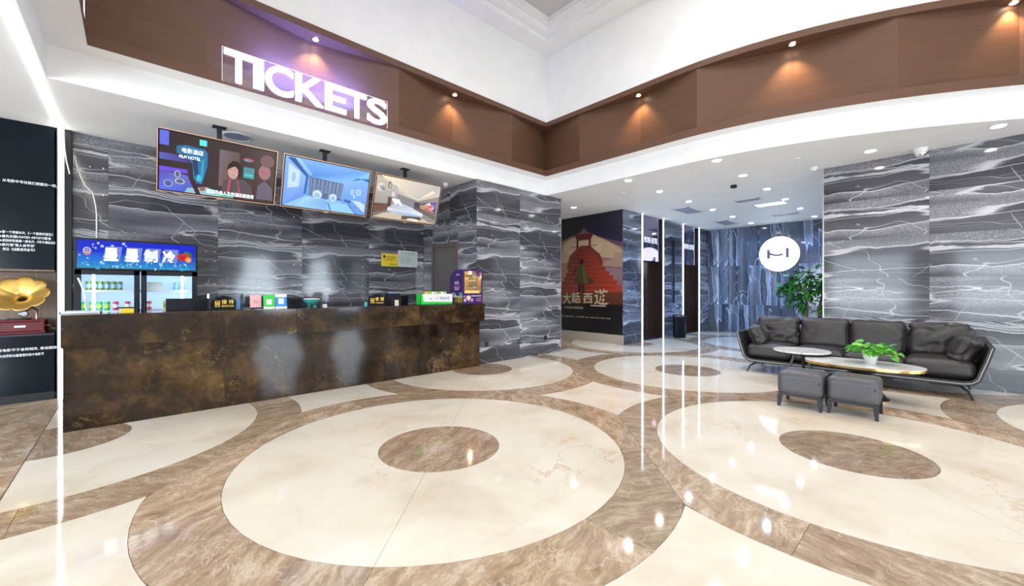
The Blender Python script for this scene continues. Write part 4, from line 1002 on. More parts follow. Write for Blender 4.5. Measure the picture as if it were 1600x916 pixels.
MB().box(w/2-.008, w/2, -.01, .15, .004, hh).build('side_sheet', 'acrylic', t)
MB().box(-w/2+.008, w/2-.008, .145, .15, .004, hh).build('back_sheet', 'acrylic', t)
cbox('blue_packet', 'blue and white leaflet pack right of the reception desk sign', 'packet', 369.5, 376, 467, 5.88, .04, 'bluesheet', z0=ZT+.004)
def card(label, u0, u1, vt, y, m, kind):
    a, b = PX(u0, y), PX(u1, y); w = b-a; h = PZ(vt, (a+b)/2, y)-ZT
    t = thing('payment_card_stand', label, 'card stand', ((a+b)/2, y, ZT), group='payment cards standing on the counter')
    MB().box(-w/2, w/2, 0, .004, .004, h).build('card', m, t, rot=(-.12, 0, 0))
    MB().box(-w/2, w/2, -.015, .04, 0, .004).build('foot', 'acrylic', t)
    r = (PI/2-.12, 0, 0)
    if kind == 'pink':
        MB().box(-w/2, w/2, -.002, -.0003, .004, h*.13).build('bottom_band', 'monitor', t, rot=(-.12, 0, 0))
        text('lettering', '发票 开具', .05, 'redtext', t, (-w*.25, -.0015+.12*h*.52, h*.55), r, .0003, width=w*.5)
        text('lettering', '扫一扫', .05, 'redtext', t, (-w*.2, -.0015+.12*h*.4, h*.42), r, .0003, width=w*.4)
    else:
        MB().box(-w*.24, w*.24, -.002, -.0003, h*.32, h*.70).build('white_square', 'paper', t, rot=(-.12, 0, 0))
        MB().box(-w/2, w/2, -.002, -.0003, .004, h*.17).build('bottom_band', 'paper', t, rot=(-.12, 0, 0))
        if kind == 'blue': MB().box(-w/2, w/2, -.002, -.0003, h*.80, h).build('top_band', 'paper', t, rot=(-.12, 0, 0))
        text('lettering', '推荐使用' if kind == 'green' else '支付就用', .05, kind+'' if kind == 'green' else 'paper', t, (-w*.3, -.002+.12*h*.76, h*.73), r, .0003, width=w*.6, height=h*.06)
card('pink card with dark bottom strip standing on the counter', 391, 408.5, 461, 5.80, 'pink', 'pink')
card('bright green card with white square standing on the counter', 412, 429.5, 461, 5.74, 'green', 'green')
card('blue card with white top band standing on the counter', 430.5, 448.5, 459.5, 5.74, 'blue', 'blue')
# teal glass bowl on feet
y = 5.84; x = PX(487, y); s_ = (PX(501, y)-PX(473, y))/2
t = thing('glass_bowl', 'teal glass ornament bowl on short feet holding candies', 'bowl', (x, y, ZT))
zb = PZ(467, x, y)-ZT
MB().lathe([(.02, zb*.35), (s_*.6, zb*.45), (s_*.85, zb*.7), (s_, zb*.92), (s_*.97, zb*.93), (s_*.8, zb*.72), (s_*.5, zb*.52), (0, zb*.45)], 28).build('bowl', 'teal', t, smooth=True)
for k in range(4):
    a = PI/4+k*PI/2; MB().tube([(s_*.5*math.cos(a), s_*.5*math.sin(a), .004), (s_*.4*math.cos(a), s_*.4*math.sin(a), zb*.25), (s_*.5*math.cos(a), s_*.5*math.sin(a), zb*.5)], [.012, .008, .012], 8).build('foot', 'teal', t, smooth=True)
random.seed(5)
mb = MB()
for k in range(46):
    a = random.random()*2*PI; r = random.random()**.5*s_*.85; c = (r*math.cos(a), r*math.sin(a)); q = .008
    mb.box(c[0]-q, c[0]+q, c[1]-q, c[1]+q, zb*.80+random.random()*zb*.15, zb*.97+random.random()*.012)
tag(mb.build('candies', 'canpale', t, clean=False), None, None, None, 'stuff')
# pen holder
y = 5.80; x = PX(506.5, y)
t = thing('pen_holder', 'small grey pen holder with two pens right of the teal bowl', 'pen holder', (x, y, ZT))
MB().box(-.03, .03, -.02, .02, 0, .045).build('block', 'bluesheet', t, bevel=.004)
MB().tube([(-.01, 0, .045), (.02, .01, .16)], .004, 6).build('pen', 'monitor', t); MB().tube([(.015, 0, .045), (.045, .01, .14)], .004, 6).build('pen', 'navytext', t)
cbox('memo_cube', 'small beige memo cube beside the pen holder', 'memo cube', 505.5, 511, 475.5, 5.70, .04, 'cream_fig')
cbox('cream_tag', 'tiny cream cube on the counter in front of the right monitor', 'cube', 618, 623, 469, 5.68, .03, 'cream_fig')
cbox('clear_bottle', 'tiny clear jar left of the cashier sign', 'jar', 570, 573.5, 472, 5.70, .025, 'teal')
# card machine
y = 5.90; a, b = PX(605, y), PX(624, y); w = b-a; x = (a+b)/2
t = thing('receipt_printer', 'dark blue receipt printer between the cashier sign and monitor', 'printer', (x, y, ZT)); h = PZ(459, x, y)-ZT
MB().prism([(-.07, 0), (.07, 0), (.07, h), (0, h), (-.07, h*.6)], -w/2, w/2).build('body', 'monitor', t, rot=(PI/2, 0, PI/2), bevel=.005)
MB().box(-w*.3, w*.3, .0, .05, h+.001, h+.02).build('paper_cover', 'bluesheet', t, bevel=.003)
# green and white brochure box
y = 5.72; a, b = PX(657, y), PX(707, y); w = b-a; x = (a+b)/2; h = PZ(459.5, x, y)-ZT
t = thing('brochure_box', 'long white and green display box filled with small cartons', 'box', (x, y, ZT))
mb = MB().box(-w/2, w/2, 0, .006, .0, h).box(-w/2, w/2, .134, .14, 0, h).box(-w/2, -w/2+.006, 0, .14, 0, h).box(w/2-.006, w/2, 0, .14, 0, h).box(-w/2, w/2, 0, .14, 0, .006)
mb.build('carton', 'green', t, clean=False)
MB().prism([(-w/2+.055, h*.30), (w/2-.004, h*.22), (w/2-.004, h), (-w/2+.04, h)], 0, .0015).build('white_front', 'paper', t, rot=(PI/2, 0, 0), loc=(0, -.0003, 0))
text('lettering', '广播电视报', .1, 'navytext', t, (w*.02, -.0022, h*.47), FY, .0004, width=w*.38, height=h*.28)
MB().lathe([(0, 0), (.012, 0), (.012, .001)], 14).build('emblem', 'navytext', t, loc=(-w*.2, -.002, h*.55), rot=(PI/2, 0, 0)); MB().lathe([(0, 0), (.01, 0), (.01, .001)], 14).build('emblem', 'redtext', t, loc=(-w*.02, -.002, h*.6), rot=(PI/2, 0, 0))
for k in range(7):
    xx = x-w*.28+k*w*.095
    tag(MB().box(-w*.04, w*.04, 0, .06, 0, h*.98+.035).build('small_carton', ('gcert', 'canlime', 'paper')[k % 3] if k else 'yellow', None, loc=(xx, y+.03, ZT+.007), bevel=.002),
        ('first', 'second', 'third', 'fourth', 'fifth', 'sixth', 'seventh')[k]+' small carton from the left standing in the green and white box', 'carton', 'small cartons in the display box')
# popcorn warmer
bx0, bx1, by = 4.17, 4.615, 5.70; d = .38; h = .60
t = thing('popcorn_machine', 'purple popcorn warmer with gold-lit window at the right counter end', 'popcorn machine', (bx0, by, ZT)); w = bx1-bx0
prof = [(0, 0), (d, 0), (d, h*.80), (d*.62, h), (0, h)]
def side(x0, x1, nm_, m='purple'):
    mb = MB(); i = 0
    mb.v = [(x0, p[0], p[1]) for p in prof]+[(x1, p[0], p[1]) for p in prof]; n = 5
    mb.f = [tuple(reversed(range(n))), tuple(range(n, 2*n))]+[(k, (k+1) % n, n+(k+1) % n, n+k) for k in range(n)]
    return mb.build(nm_, m, t)
side(0, .012, 'side_panel'); side(w-.012, w, 'side_panel')
MB().box(.012, w-.012, 0, d, 0, .17).build('base_drawer', 'purple', t)
MB().box(.012, w-.012, 0, d*.62, h-.03, h).build('top_panel', 'purple', t)
MB().box(.012, w-.012, d-.012, d, .17, h*.80).build('back_panel', 'goldpanel', t)
MB().box(.0125, .016, .02, d-.02, .17, h-.12).box(w-.016, w-.0125, .02, d-.02, .17, h-.12).build('inner_lining', 'goldpanel', t, clean=False)
MB().quad((.012, d, h*.80), (w-.012, d, h*.80), (w-.012, d*.62, h-.002), (.012, d*.62, h-.002)).build('sloping_back', 'goldpanel', t)
MB().box(.012, .04, 0, .012, .17, h-.03).box(w-.03, w-.012, 0, .012, .17, h-.03).box(.012, w-.012, 0, .012, .17, .185).build('window_frame', 'purple', t, clean=False)
MB().box(.04, w-.03, .004, .007, .185, h-.03).build('window_pane', 'glass', t)
MB().lathe([(0, -.03), (.022, -.02), (.028, 0)], 16).build('lamp', 'lampwarm', t, loc=(w*.62, .15, h-.05), smooth=True)
l = bpy.data.lights.new('warmer_lamp', 'POINT'); l.energy = 2.5; l.color = (1, .7, .3); l.shadow_soft_size = .03
lo = bpy.data.objects.new('warmer_lamp', l); lo.location = (bx0+w*.62, by+.15, ZT+h-.11); COL.objects.link(lo)
mb = MB(); random.seed(9)
for k in range(420):
    q = .007+.004*random.random(); xx = .03+random.random()*(w-.06); yy = .03+random.random()*(d-.06); zz = .172+random.random()*.055
    mb.box(xx-q, xx+q, yy-q, yy+q, zz-q*.5, zz+q)
tag(mb.build('popcorn', 'popcorn', t, clean=False), None, None, None, 'stuff')
text('lettering', '时光影院', .05, 'paper', t, (-.002, d*.50, h*.83), FX, .0005, width=.10)
text('lettering', '好吃', .05, 'paper', t, (-.002, d*.62, h*.56), FX, .0005, width=.13, height=.06)
text('lettering', '爆米花', .05, 'pink', t, (-.002, d*.66, h*.45), FX, .0005, width=.17, height=.04)
text('lettering', '现场制作', .05, 'paper', t, (-.002, d*.60, h*.40), FX, .0005, width=.12)
text('lettering', '美味爆米花新鲜好吃', .05, 'paper', t, (w*.42, -.002, .125), FY, .0005, width=w*.52, height=.028)
text('lettering', '奶油味', .05, 'pink', t, (w*.66, -.002, .08), FY, .0005, width=w*.26, height=.02)
text('lettering', '焦糖味', .05, 'pink', t, (w*.66, -.002, .045), FY, .0005, width=w*.26, height=.02)
art('side_picture', d*.98, .19, [((.05, .015, .13), R(0, 0, 1, 1)), ((.45, .26, .03), R(.38, .05, 1, .55)), *[((.7, .45, .05) if k % 2 else (.35, .18, .02), EL(.45+.5*random.random(), .1+.4*random.random(), .04, .07, 7)) for k in range(16)],
     ((.75, .73, .68), [(.35, .55), (.55, .75), (.8, .62), (1, .7), (1, .55)]), ((.7, .7, .72), [(.1, .9), (.3, 1), (.5, .8), (.6, .6), (.3, .55)]), ((.2, .35, .6), R(.75, .65, 1, 1)), ((.05, .15, .1), [(.12, .7), (.3, .95), (.4, .75)]), ((.04, .04, .06), [(.5, .7), (.7, .98), (.75, .7)])],
    'art', t, (-.0012, d*.99, .008), FX)
art('front_picture', w*.5, .13, [((.05, .015, .13), R(0, 0, 1, 1)), ((.8, .62, .4), EL(.52, .68, .22, .3)), ((.85, .75, .6), [(.42, .55), (.62, .55), (.55, .1)]), ((.5, .45, .6), EL(.18, .35, .13, .25)), ((.6, .35, .6), EL(.85, .35, .13, .22)), ((.4, .2, .4), R(.02, .75, .25, .95))], 'art', t, (.012, -.001, .02), FY)

# ------------------------------------------------------------------ POSTER (plain generic desert-stairway picture)
PW, PH = 2.40, ZC-.25
ps = thing('wall_poster_print', 'tall film poster with red stairway under dusk sky and pale Chinese title', 'poster', (XP-.002, YE+PW+.01, .24))
MB().box(-.0, .022, -PW, 0, 0, PH).build('poster_board', 'black', ps)
sk = [(((.006, .004, .01), (.006, .004, .01), (.006, .004, .008), (.006, .004, .008)), R(0, 0, 1, 1)),
      (((.55, .30, .13), (.40, .18, .20), (.10, .07, .20), (.5, .34, .18)), R(0, .33, 1, .80)),
      (((.55, .36, .18), (.45, .22, .22), (.03, .02, .08), (.012, .006, .012)), R(0, .68, 1, .97)),
      ((.65, .46, .28), [(.05, .70), (.3, .78), (.55, .83), (.75, .75), (1, .68), (1, .62), (0, .60)]),
      ((.72, .52, .36), EL(.38, .74, .28, .09, 24)),
      (((.02, .015, .06), (.02, .015, .06), (.012, .008, .03), (.006, .004, .01)), [(.45, .86), (1, .70), (1, 1), (.3, 1)]),
      ((.16, .08, .14), [(.62, .80), (1, .74), (1, .70), (.8, .74)]), ((.42, .20, .22), [(.6, .64), (1, .60), (1, .56), (.62, .58)]),
      ((.02, .01, .015), [(0, .76), (.2, .83), (.36, .86), (.45, .95), (0, .98)]),
      ((.50, .34, .26), [(.66, .59), (.80, .62), (.80, .66), (.92, .66), (.93, .61), (1, .6), (1, .54), (.66, .56)]), ((.35, .22, .25), [(.6, .55), (1, .53), (1, .44), (.6, .46)]),
      ((.22, .035, .02), [(.16, .56), (.20, .66), (.30, .72), (.38, .745), (.50, .73), (.62, .66), (.66, .58), (.60, .50), (.2, .50)])]
for k in range(13):
    t0 = k/12; zt = .72-.40*t0**1.25; zb_ = .72-.40*min(1, (k+1)/12)**1.25; wl = .06+.34*t0**1.1; wr = .06+.52*t0**1.15; cx_ = .40
    br = .5+.6*t0
    sk.append((((.30*br, .035*br, .012), (.62*br, .06*br, .02), (.50*br, .05*br, .02), (.22*br, .03*br, .012)), [(max(0, cx_-wl), zb_-.002), (min(.97, cx_+wr), zb_-.002), (min(.97, cx_+wr), zt-.006), (max(0, cx_-wl), zt-.006)]))
    sk.append(((.45*br, .09*br, .05*br), [(max(0, cx_-wl), zt-.008), (min(.97, cx_+wr), zt-.008), (min(.97, cx_+wr*.985), zt), (max(0, cx_-wl*.985), zt)]))
sk += [((.16, .02, .02), [(.31, .79), (.5, .79), (.54, .845), (.27, .845)]), ((.16, .02, .02), R(.30, .72, .33, .80)), ((.16, .02, .02), R(.47, .72, .50, .80)), ((.16, .02, .02), R(.22, .735, .58, .74)),
       (((.02, .008, .006), (.012, .006, .006), (.18, .05, .02), (.25, .08, .03)), [(0, .0), (1, .0), (1, .34), (0, .33)]), ((.008, .005, .006), R(0, 0, 1, .24)),
       ((.03, .02, .01), [(.325, .30), (.36, .30), (.37, .42), (.33, .42)]), ((.03, .02, .01), [(.385, .30), (.42, .30), (.405, .42), (.375, .42)]),
       ((.09, .07, .02), [(.28, .415), (.45, .41), (.53, .42), (.55, .435), (.46, .48), (.42, .55), (.42, .585), (.34, .585), (.31, .55), (.32, .50), (.26, .45)]), ((.16, .13, .03), [(.40, .41), (.46, .415), (.41, .57), (.39, .57)]), ((.03, .02, .01), [(.26, .48), (.31, .55), (.29, .56), (.24, .49)]),
       ((.025, .012, .01), EL(.375, .605, .028, .02)), ((.02, .01, .01), [(.10, .33), (.2, .30), (.22, .305), (.11, .335)])]
sk = [(tuple(tuple(q*.6 for q in cc) for cc in c) if isinstance(c[0], tuple) else tuple(q*.6 for q in c), [((min(1, a+.10) if a > 0 else 0), b) for a, b in pts]) for c, pts in sk]
art('poster_picture', PW, PH, sk, 'artposter', ps, (-.001, 0, 0), FX)
M['titlegold'] = mat('title_gold', (.50, .42, .28), .5)
for ch, a, z, w_, h_ in (('大', .20, .235, .30, .32), ('話', .335, .245, .30, .30), ('西', .50, .245, .30, .27), ('遊', .65, .235, .42, .42)):
    text('title_lettering', ch, .4, 'titlegold', ps, (-.016, -PW*a, PH*z), FX, .001, width=w_, height=h_, offset=.006)
MB().box(-.0175, -.0165, -PW*.80, -PW*.60, PH*.222, PH*.232).build('title_stroke', 'titlegold', ps)
text('title_lettering', '大话西游主题电影酒店', .1, 'titlegold', ps, (-.016, -PW*.22, PH*.195), FX, .001, width=PW*.28)
text('title_lettering', '一九九五年经典', .05, 'titlegold', ps, (-.016, -PW*.80, PH*.25), FX, .001, width=.12)
text('title_lettering', '导演 编剧 制片 主演 摄影 美术 剪辑 音乐 发行 出品', .06, 'titlegold', ps, (-.016, -PW*.18, PH*.12), FX, .001, width=PW*.68, height=.035)

# ------------------------------------------------------------------ ROUND LOGO
LYC, LZC, LR = 3.43, 2.46, .53
lg = thing('round_logo_light', 'round white illuminated logo disc with a grey line mark like letter H', 'logo', (XF, LYC, LZC))
def disc(r, x0, x1): return MB().prism([(r*math.cos(2*PI*k/64), r*math.sin(2*PI*k/64)) for k in range(64)], x0, x1)
disc(LR, 0, .05).build('light_box', 'plastic', lg, rot=(PI/2, 0, -PI/2), loc=(.0, 0, 0))
disc(LR-.006, .0, .012).build('lit_face', 'logo', lg, rot=(PI/2, 0, -PI/2), loc=(-.0505, 0, 0))
def mk(pts, r):
    MB().tube([(-.066, -p[0], p[1]) for p in pts], r, 10).build('mark', 'logogrey', lg, smooth=True)
mk([(-.27, .14), (-.27, -.13)], .038); mk([(.22, .16), (.22, -.12)], .038)
mk([(-.26, .045), (-.20, .0), (-.12, -.028), (-.03, -.038), (.05, -.030), (.11, -.008)], .03)
text('trademark', '™', .1, 'whitetext', None, (XF-.003, LYC-.54, LZC+.27), FX, .002, width=.10)
bpy.context.view_layer.update()
for o in list(S.objects):
    if o.name == 'trademark': tag(o, 'tiny white trademark letters right of the round logo', 'lettering')

# ------------------------------------------------------------------ ELEVATOR CALL PANEL AND BIN
cp = thing('call_panel', 'tall dark vertical call panel strip on the pillar between the elevators', 'call panel', (11.67, YE, 0))
MB().box(-.075, .075, -.018, 0, 1.0, 2.85).build('strip', 'chromed', cp, bevel=.003)
MB().box(-.05, .05, -.022, -.0185, 1.55, 1.75).build('display', 'blackgloss', cp)
for z in (1.38, 1.46): MB().lathe([(0, 0), (.018, 0), (.018, .006)], 16).build('button', 'steel', cp, loc=(0, -.0185, z), rot=(PI/2, 0, 0))
bn = thing('litter_bin', 'dark glossy cylindrical litter bin between the two elevators', 'bin', (11.52, 5.24, 0))
MB().lathe([(.17, 0), (.175, .02), (.175, .60), (.18, .61)], 36).build('body', 'blackgloss', bn, smooth=True)
MB().lathe([(.182, .60), (.19, .63), (.18, .66), (.12, .665), (.11, .62)], 36).build('ash_rim', 'chromed', bn, smooth=True)
MB().lathe([(.0, .625), (.11, .63)], 24).build('sand_tray', 'steel', bn, smooth=True)
MB().box(-.07, .07, -.178, -.17, .42, .52).build('opening', 'black', bn)
# ------------------------------------------------------------------ SOFA
def cushion(name, w, d, h, m, parent, loc, rot=(0, 0, 0), puff=.18, round_=.30, wr=.006, seed=0, n=14, crease=0):
    """soft cushion: rounded, puffed box w (local y) x d (local x) x h (local z) with wrinkles"""
    bm = bmesh.new(); bmesh.ops.create_cube(bm, size=2)
    bmesh.ops.subdivide_edges(bm, edges=bm.edges, cuts=n, use_grid_fill=True)
    hx, hy, hz = d/2, w/2, h/2; rr = min(hx, hy, hz)*round_*2
    for v in bm.verts:
        p = Vector((v.co.x*hx, v.co.y*hy, v.co.z*hz))
        inner_ = Vector((max(-hx+rr, min(hx-rr, p.x)), max(-hy+rr, min(hy-rr, p.y)), max(-hz+rr, min(hz-rr, p.z))))
        dlt = p-inner_
        if dlt.length > 1e-6: p = inner_+dlt.normalized()*min(rr, dlt.length if dlt.length < rr else rr)
        a, b, c = v.co.x, v.co.y, v.co.z
        dims = sorted([(hx, 0), (hy, 1), (hz, 2)])
        thin = dims[0][1]; o = [q for q in (0, 1, 2) if q != thin]; cc = (a, b, c)
        f = (1-cc[o[0]]**2)*(1-cc[o[1]]**2)
        p[thin] *= (1-puff*.55)+puff*1.25*f**.5
        q = p*5+Vector((seed*7.1, seed*3.3, seed))
        k = noise.fractal(q*Vector((1, 1, 1)), 1, 2, 3) if False else noise.noise(q)+.5*noise.noise(q*2.3)
        rid = 1-abs(noise.noise(Vector((p.x*3+seed, p.y*4.5+seed*2, p.z*7+p.y*3+seed))))*5
        dv = wr*k+crease*max(0, rid)*(-1)
        nn = dlt.normalized() if dlt.length > 1e-6 else Vector((1 if thin == 0 else 0, 1 if thin == 1 else 0, 1 if thin == 2 else 0))*(1 if cc[thin] > 0 else -1)
        v.co = p+nn*dv
    me = bpy.data.meshes.new(name); bm.to_mesh(me); bm.free()
    me.polygons.foreach_set('use_smooth', [True]*len(me.polygons)); me.materials.append(M[m])
    o = bpy.data.objects.new(name, me); o.location = loc; o.rotation_euler = rot; COL.objects.link(o); o.parent = parent
    return o
# local frame: x towards the wall (depth), y left-right; origin at floor under the middle of the front
SY0, SY1 = -.265, 2.30; sm = (SY0+SY1)/2; SL = (SY1-SY0)/2
sofa = thing('sofa', 'long charcoal leather four-seat sofa with flared arms and thin metal legs', 'sofa', (7.52, sm, 0))
def armshell():
    """one bent shell: arm, base, arm, seen from the front as a wide shallow U with flared ends"""
    out = [(-SL-.15, .66), (-SL-.10, .46), (-SL-.035, .24), (-SL+.02, .185), (-SL+.10, .165), (SL-.10, .165), (SL-.02, .185), (SL+.035, .24), (SL+.10, .46), (SL+.15, .66)]
    inn = [(-SL-.10, .66), (-SL-.055, .48), (-SL+.01, .27), (-SL+.05, .235), (-SL+.12, .22), (SL-.12, .22), (SL-.05, .235), (SL-.01, .27), (SL+.055, .48), (SL+.10, .66)]
    return out, inn
out, inn = armshell()
mb = MB(); n = len(out)
for x in (0, .86):
    mb.v += [(x-(.03 if x == 0 and False else 0), p[0], p[1]) for p in out]; mb.v += [(x, p[0], p[1]) for p in inn]
for k in range(n-1):
    mb.f += [(k, k+1, n+k+1, n+k), (2*n+k, 3*n+k, 3*n+k+1, 2*n+k+1), (k, 2*n+k, 2*n+k+1, k+1), (n+k, n+k+1, 3*n+k+1, 3*n+k)]
mb.f += [(0, n, 3*n, 2*n), (n-1, 3*n-1, 4*n-1, 2*n-1)]
mb.build('shell_frame', 'shell', sofa, bevel=.008)
ed = [(-.004, (a[0]*.5+b[0]*.5), (a[1]*.5+b[1]*.5)) for a, b in zip(out, inn)]
MB().tube(ed, .0045, 6).build('edge_piping', 'piping', sofa, smooth=True)
MB().box(.80, .86, -SL-.08, SL+.08, .2, .64).build('back_frame', 'shell', sofa, bevel=.02, seg=3)
bw = 2*SL/4
for k in range(4):
    y = -SL+bw*(k+.5)
    cushion('seat_cushion', bw+.01, .74, .235, 'leather', sofa, (.41, y, .345), puff=.25, round_=.34, wr=.004, seed=k+1)
    cushion('back_cushion', bw-.0, .23, .50, 'leather', sofa, (.66+.02, y, .655), (0, math.radians(12), 0), puff=.42, round_=.34, wr=.010, seed=k+11, n=22, crease=.032 if k in (0, 3) else .012)
cushion('arm_pillow', .20, .44, .34, 'leather', sofa, (.30, SL-.10, .60), (math.radians(-24), 0, math.radians(12)), puff=.55, round_=.36, wr=.01, seed=31, n=18, crease=.014)
cushion('arm_pillow', .20, .44, .36, 'leather', sofa, (.32, -SL+.09, .61), (math.radians(22), 0, math.radians(-10)), puff=.6, round_=.36, wr=.012, seed=37, n=18, crease=.02)
for sy in (-1, 1):
    for fx, lx in ((.10, .0), (.74, .80)):
        MB().tube([(fx, sy*(SL-.30), .166), (fx*.9+lx*.1, sy*(SL-.14), .155), (lx+.03, sy*(SL-.07), .10), (lx, sy*(SL-.03), 0)], [.016, .018, .014, .009], 8).build('leg', 'darkmetal', sofa, smooth=True)
MB().tube([(.42, -.02, .166), (.40, 0, .0)], [.014, .01], 8).build('leg', 'darkmetal', sofa, smooth=True)

# ------------------------------------------------------------------ STOOLS
def stool(loc, label, rz=0):
    t = thing('leather_stool', label, 'stool', loc, rz, 'square stools in front of the coffee table')
    cushion('seat', .43, .43, .265, 'leather2', t, (0, 0, .278), puff=.08, round_=.17, wr=.003, seed=loc[1], n=10)
    MB().box(-.205, .205, -.205, .205, .130, .165).build('seat_rail', 'darkmetal', t, bevel=.003)
    for sx in (-1, 1):
        for sy in (-1, 1):
            a = (sx*.19, sy*.19); mb = MB(); q, r = .022, .014
            mb.v = [(a[0]-q, a[1]-q, .135), (a[0]+q, a[1]-q, .135), (a[0]+q, a[1]+q, .135), (a[0]-q, a[1]+q, .135)]+[(a[0]+sx*.008+dx*r, a[1]+sy*.008+dy*r, 0) for dx, dy in ((-1, -1), (1, -1), (1, 1), (-1, 1))]
            mb.f = [(0, 1, 2, 3), (7, 6, 5, 4), (0, 4, 5, 1), (1, 5, 6, 2), (2, 6, 7, 3), (3, 7, 4, 0)]; mb.build('leg', 'darkmetal', t)
    MB().tube([(-.15, -.02, .409), (-.02, .0, .413), (.15, .02, .409)], .004, 6).build('seam', 'leather2', t, smooth=True)
    MB().box(-.217, -.214, -.19, -.183, .30, .325).build('fabric_tag', 'monitor', t)
stool((5.76, 1.14, 0), 'left grey leather stool, the one nearer the round side table')
stool((5.815, .68, 0), 'right grey leather stool in front of the oval table')

# ------------------------------------------------------------------ TABLES
ct = thing('coffee_table', 'oval coffee table with white marble top, gold rim and black cone base', 'coffee table', (6.74, .725, 0), math.radians(0))
A, B, ZTOP = .37, .59, .435
def oval(k): return [(k*A*math.cos(2*PI*i/64), (B-.0)*((k*B+B*0)/B)*math.sin(2*PI*i/64)) for i in range(64)]
def ov(da):
    # straight-sided oval: superellipse
    pts = []
    for i in range(72):
        a = 2*PI*i/72; c, s = math.cos(a), math.sin(a); e = 2/2.3
        pts.append(((A-da)*math.copysign(abs(c)**e, c), (B-da)*math.copysign(abs(s)**e, s)))
    return pts
MB().prism(ov(.008), ZTOP-.006, ZTOP).build('marble_top', 'topmarble', ct)
MB().prism(ov(0), ZTOP-.034, ZTOP-.006).build('gold_rim', 'gold', ct, smooth=True)
MB().prism(ov(.05), ZTOP-.06, ZTOP-.034).build('under_frame', 'wrap', ct)
MB().lathe([(.26, .012), (.24, .03), (.14, .18), (.10, .24), (.14, .32), (.25, ZTOP-.06)], 40).build('cone_base', 'wrap', ct, smooth=True)
MB().lathe([(.268, 0), (.268, .012), (.0, .012)], 40).build('base_ring', 'gold', ct, smooth=True)
stt = thing('side_table', 'small round side table with white marble top and black slanted legs', 'side table', (7.09, 1.427, 0))
MB().lathe([(.338, .467), (.345, .472), (.345, .490), (.0, .490)], 48).build('marble_top', 'topmarble', stt, smooth=True)
MB().lathe([(.0, .444), (.328, .447), (.345, .460), (.345, .4668), (0, .4669)], 48).build('rim', 'wrap', stt, smooth=True)
for k, (dx_, dy_, ww) in enumerate(((-.05, .20, .03), (-.12, -.20, .03), (.20, .0, .03))):
    mb = MB(); tx, ty = dx_*.35, dy_*.35
    mb.v = [(tx-ww, ty-ww*.5, .447), (tx+ww, ty-ww*.5, .447), (tx+ww, ty+ww*.5, .447), (tx-ww, ty+ww*.5, .447), (dx_-ww*.8, dy_-ww*.4, 0), (dx_+ww*.8, dy_-ww*.4, 0), (dx_+ww*.8, dy_+ww*.4, 0), (dx_-ww*.8, dy_+ww*.4, 0)]
    mb.f = [(0, 1, 2, 3), (7, 6, 5, 4), (0, 4, 5, 1), (1, 5, 6, 2), (2, 6, 7, 3), (3, 7, 4, 0)]; mb.build('leg', 'wrap', stt)

# ------------------------------------------------------------------ PLANTS
def leaf_mesh(name, L_, Wd, fold, m, heart=False):
    vs = []; fs = []; n = 6
    prof = [0, .55, .95, 1, .8, .45, 0] if not heart else [.35, .9, 1, .9, .68, .35, 0]
    for i in range(n+1):
        t = i/n; x = L_*t; w = Wd/2*prof[i]; z = -L_*.25*t*t
        vs += [(x, -w, z+fold*w), (x, 0, z), (x, w, z+fold*w)]
    for i in range(n): a = i*3; fs += [(a, a+3, a+4, a+1), (a+1, a+4, a+5, a+2)]
    me = bpy.data.meshes.new(name); me.from_pydata(vs, [], fs); me.polygons.foreach_set('use_smooth', [True]*len(me.polygons)); me.materials.append(M[m]); return me
def add_leaf(me, parent, p, d, roll, s):
    o = bpy.data.objects.new('leaf', me); COL.objects.link(o); o.parent = parent
    d = Vector(d).normalized(); q = d.to_track_quat('X', 'Z'); o.rotation_mode = 'QUATERNION'
    o.rotation_quaternion = q @ Matrix.Rotation(roll, 4, 'X').to_quaternion(); o.location = p; o.scale = (s, s, s)
random.seed(21)
pp = thing('potted_pothos', 'bright green trailing plant in a small white pot on the oval table', 'potted plant', (6.80, .645, ZTOP))
MB().lathe([(.055, 0), (.058, .004), (.077, .118), (.071, .118), (.066, .1)], 32).build('pot', 'plastic', pp, smooth=True)
MB().lathe([(0, .104), (.068, .10)], 20).build('soil', 'soil', pp)
lm = leaf_mesh('pothos_leaf', .085, .062, .25, 'leafl', True)
M['leafl2'] = mat('paler_leaf', (.18, .52, .05), .4); lm2 = leaf_mesh('pothos_leaf_pale', .085, .062, .25, 'leafl2', True)
for k in range(110):
    a = random.random()*2*PI; e = random.random(); R_ = .03+.17*math.sqrt(random.random())
    if 3.9 < a < 5.5 and random.random() < .55: R_ *= 1.35           # trails towards -y
    z = .14+.11*(1-(R_/.25)**2)*random.random()+.02*random.random()+(.05 if R_ < .1 else 0)
    if R_ > .2: z -= .05*random.random()
    p = Vector((R_*math.cos(a)*.9, R_*math.sin(a), z))
    if k % 4 == 0: MB().tube([(.03*math.cos(a), .03*math.sin(a), .10), tuple(p*.6+Vector((0, 0, .08))), tuple(p)], .0018, 5).build('stem', 'stem', pp, smooth=True)
    add_leaf(lm if k % 3 else lm2, pp, p, (math.cos(a)+random.uniform(-.5, .5), math.sin(a)+random.uniform(-.5, .5), random.uniform(-.6, .5)), random.uniform(-.6, .6), random.uniform(.75, 1.15))
tr = thing('money_tree', 'tall potted tree with dense dark green leaves behind the sofa', 'potted tree', (9.25, 1.72, 0))
MB().lathe([(.16, 0), (.19, .04), (.22, .34), (.23, .36), (.20, .36), (.19, .31)], 36).build('pot', 'plastic', tr, smooth=True)
MB().lathe([(0, .32), (.2, .31)], 24).build('soil', 'soil', tr)
tw = [[(.0, .05, .3), (.01, .07, .7), (.0, .05, 1.05), (.02, .08, 1.35)], [(.03, -.10, .3), (.02, -.12, .7), (.05, -.12, 1.0), (.05, -.16, 1.25)]]
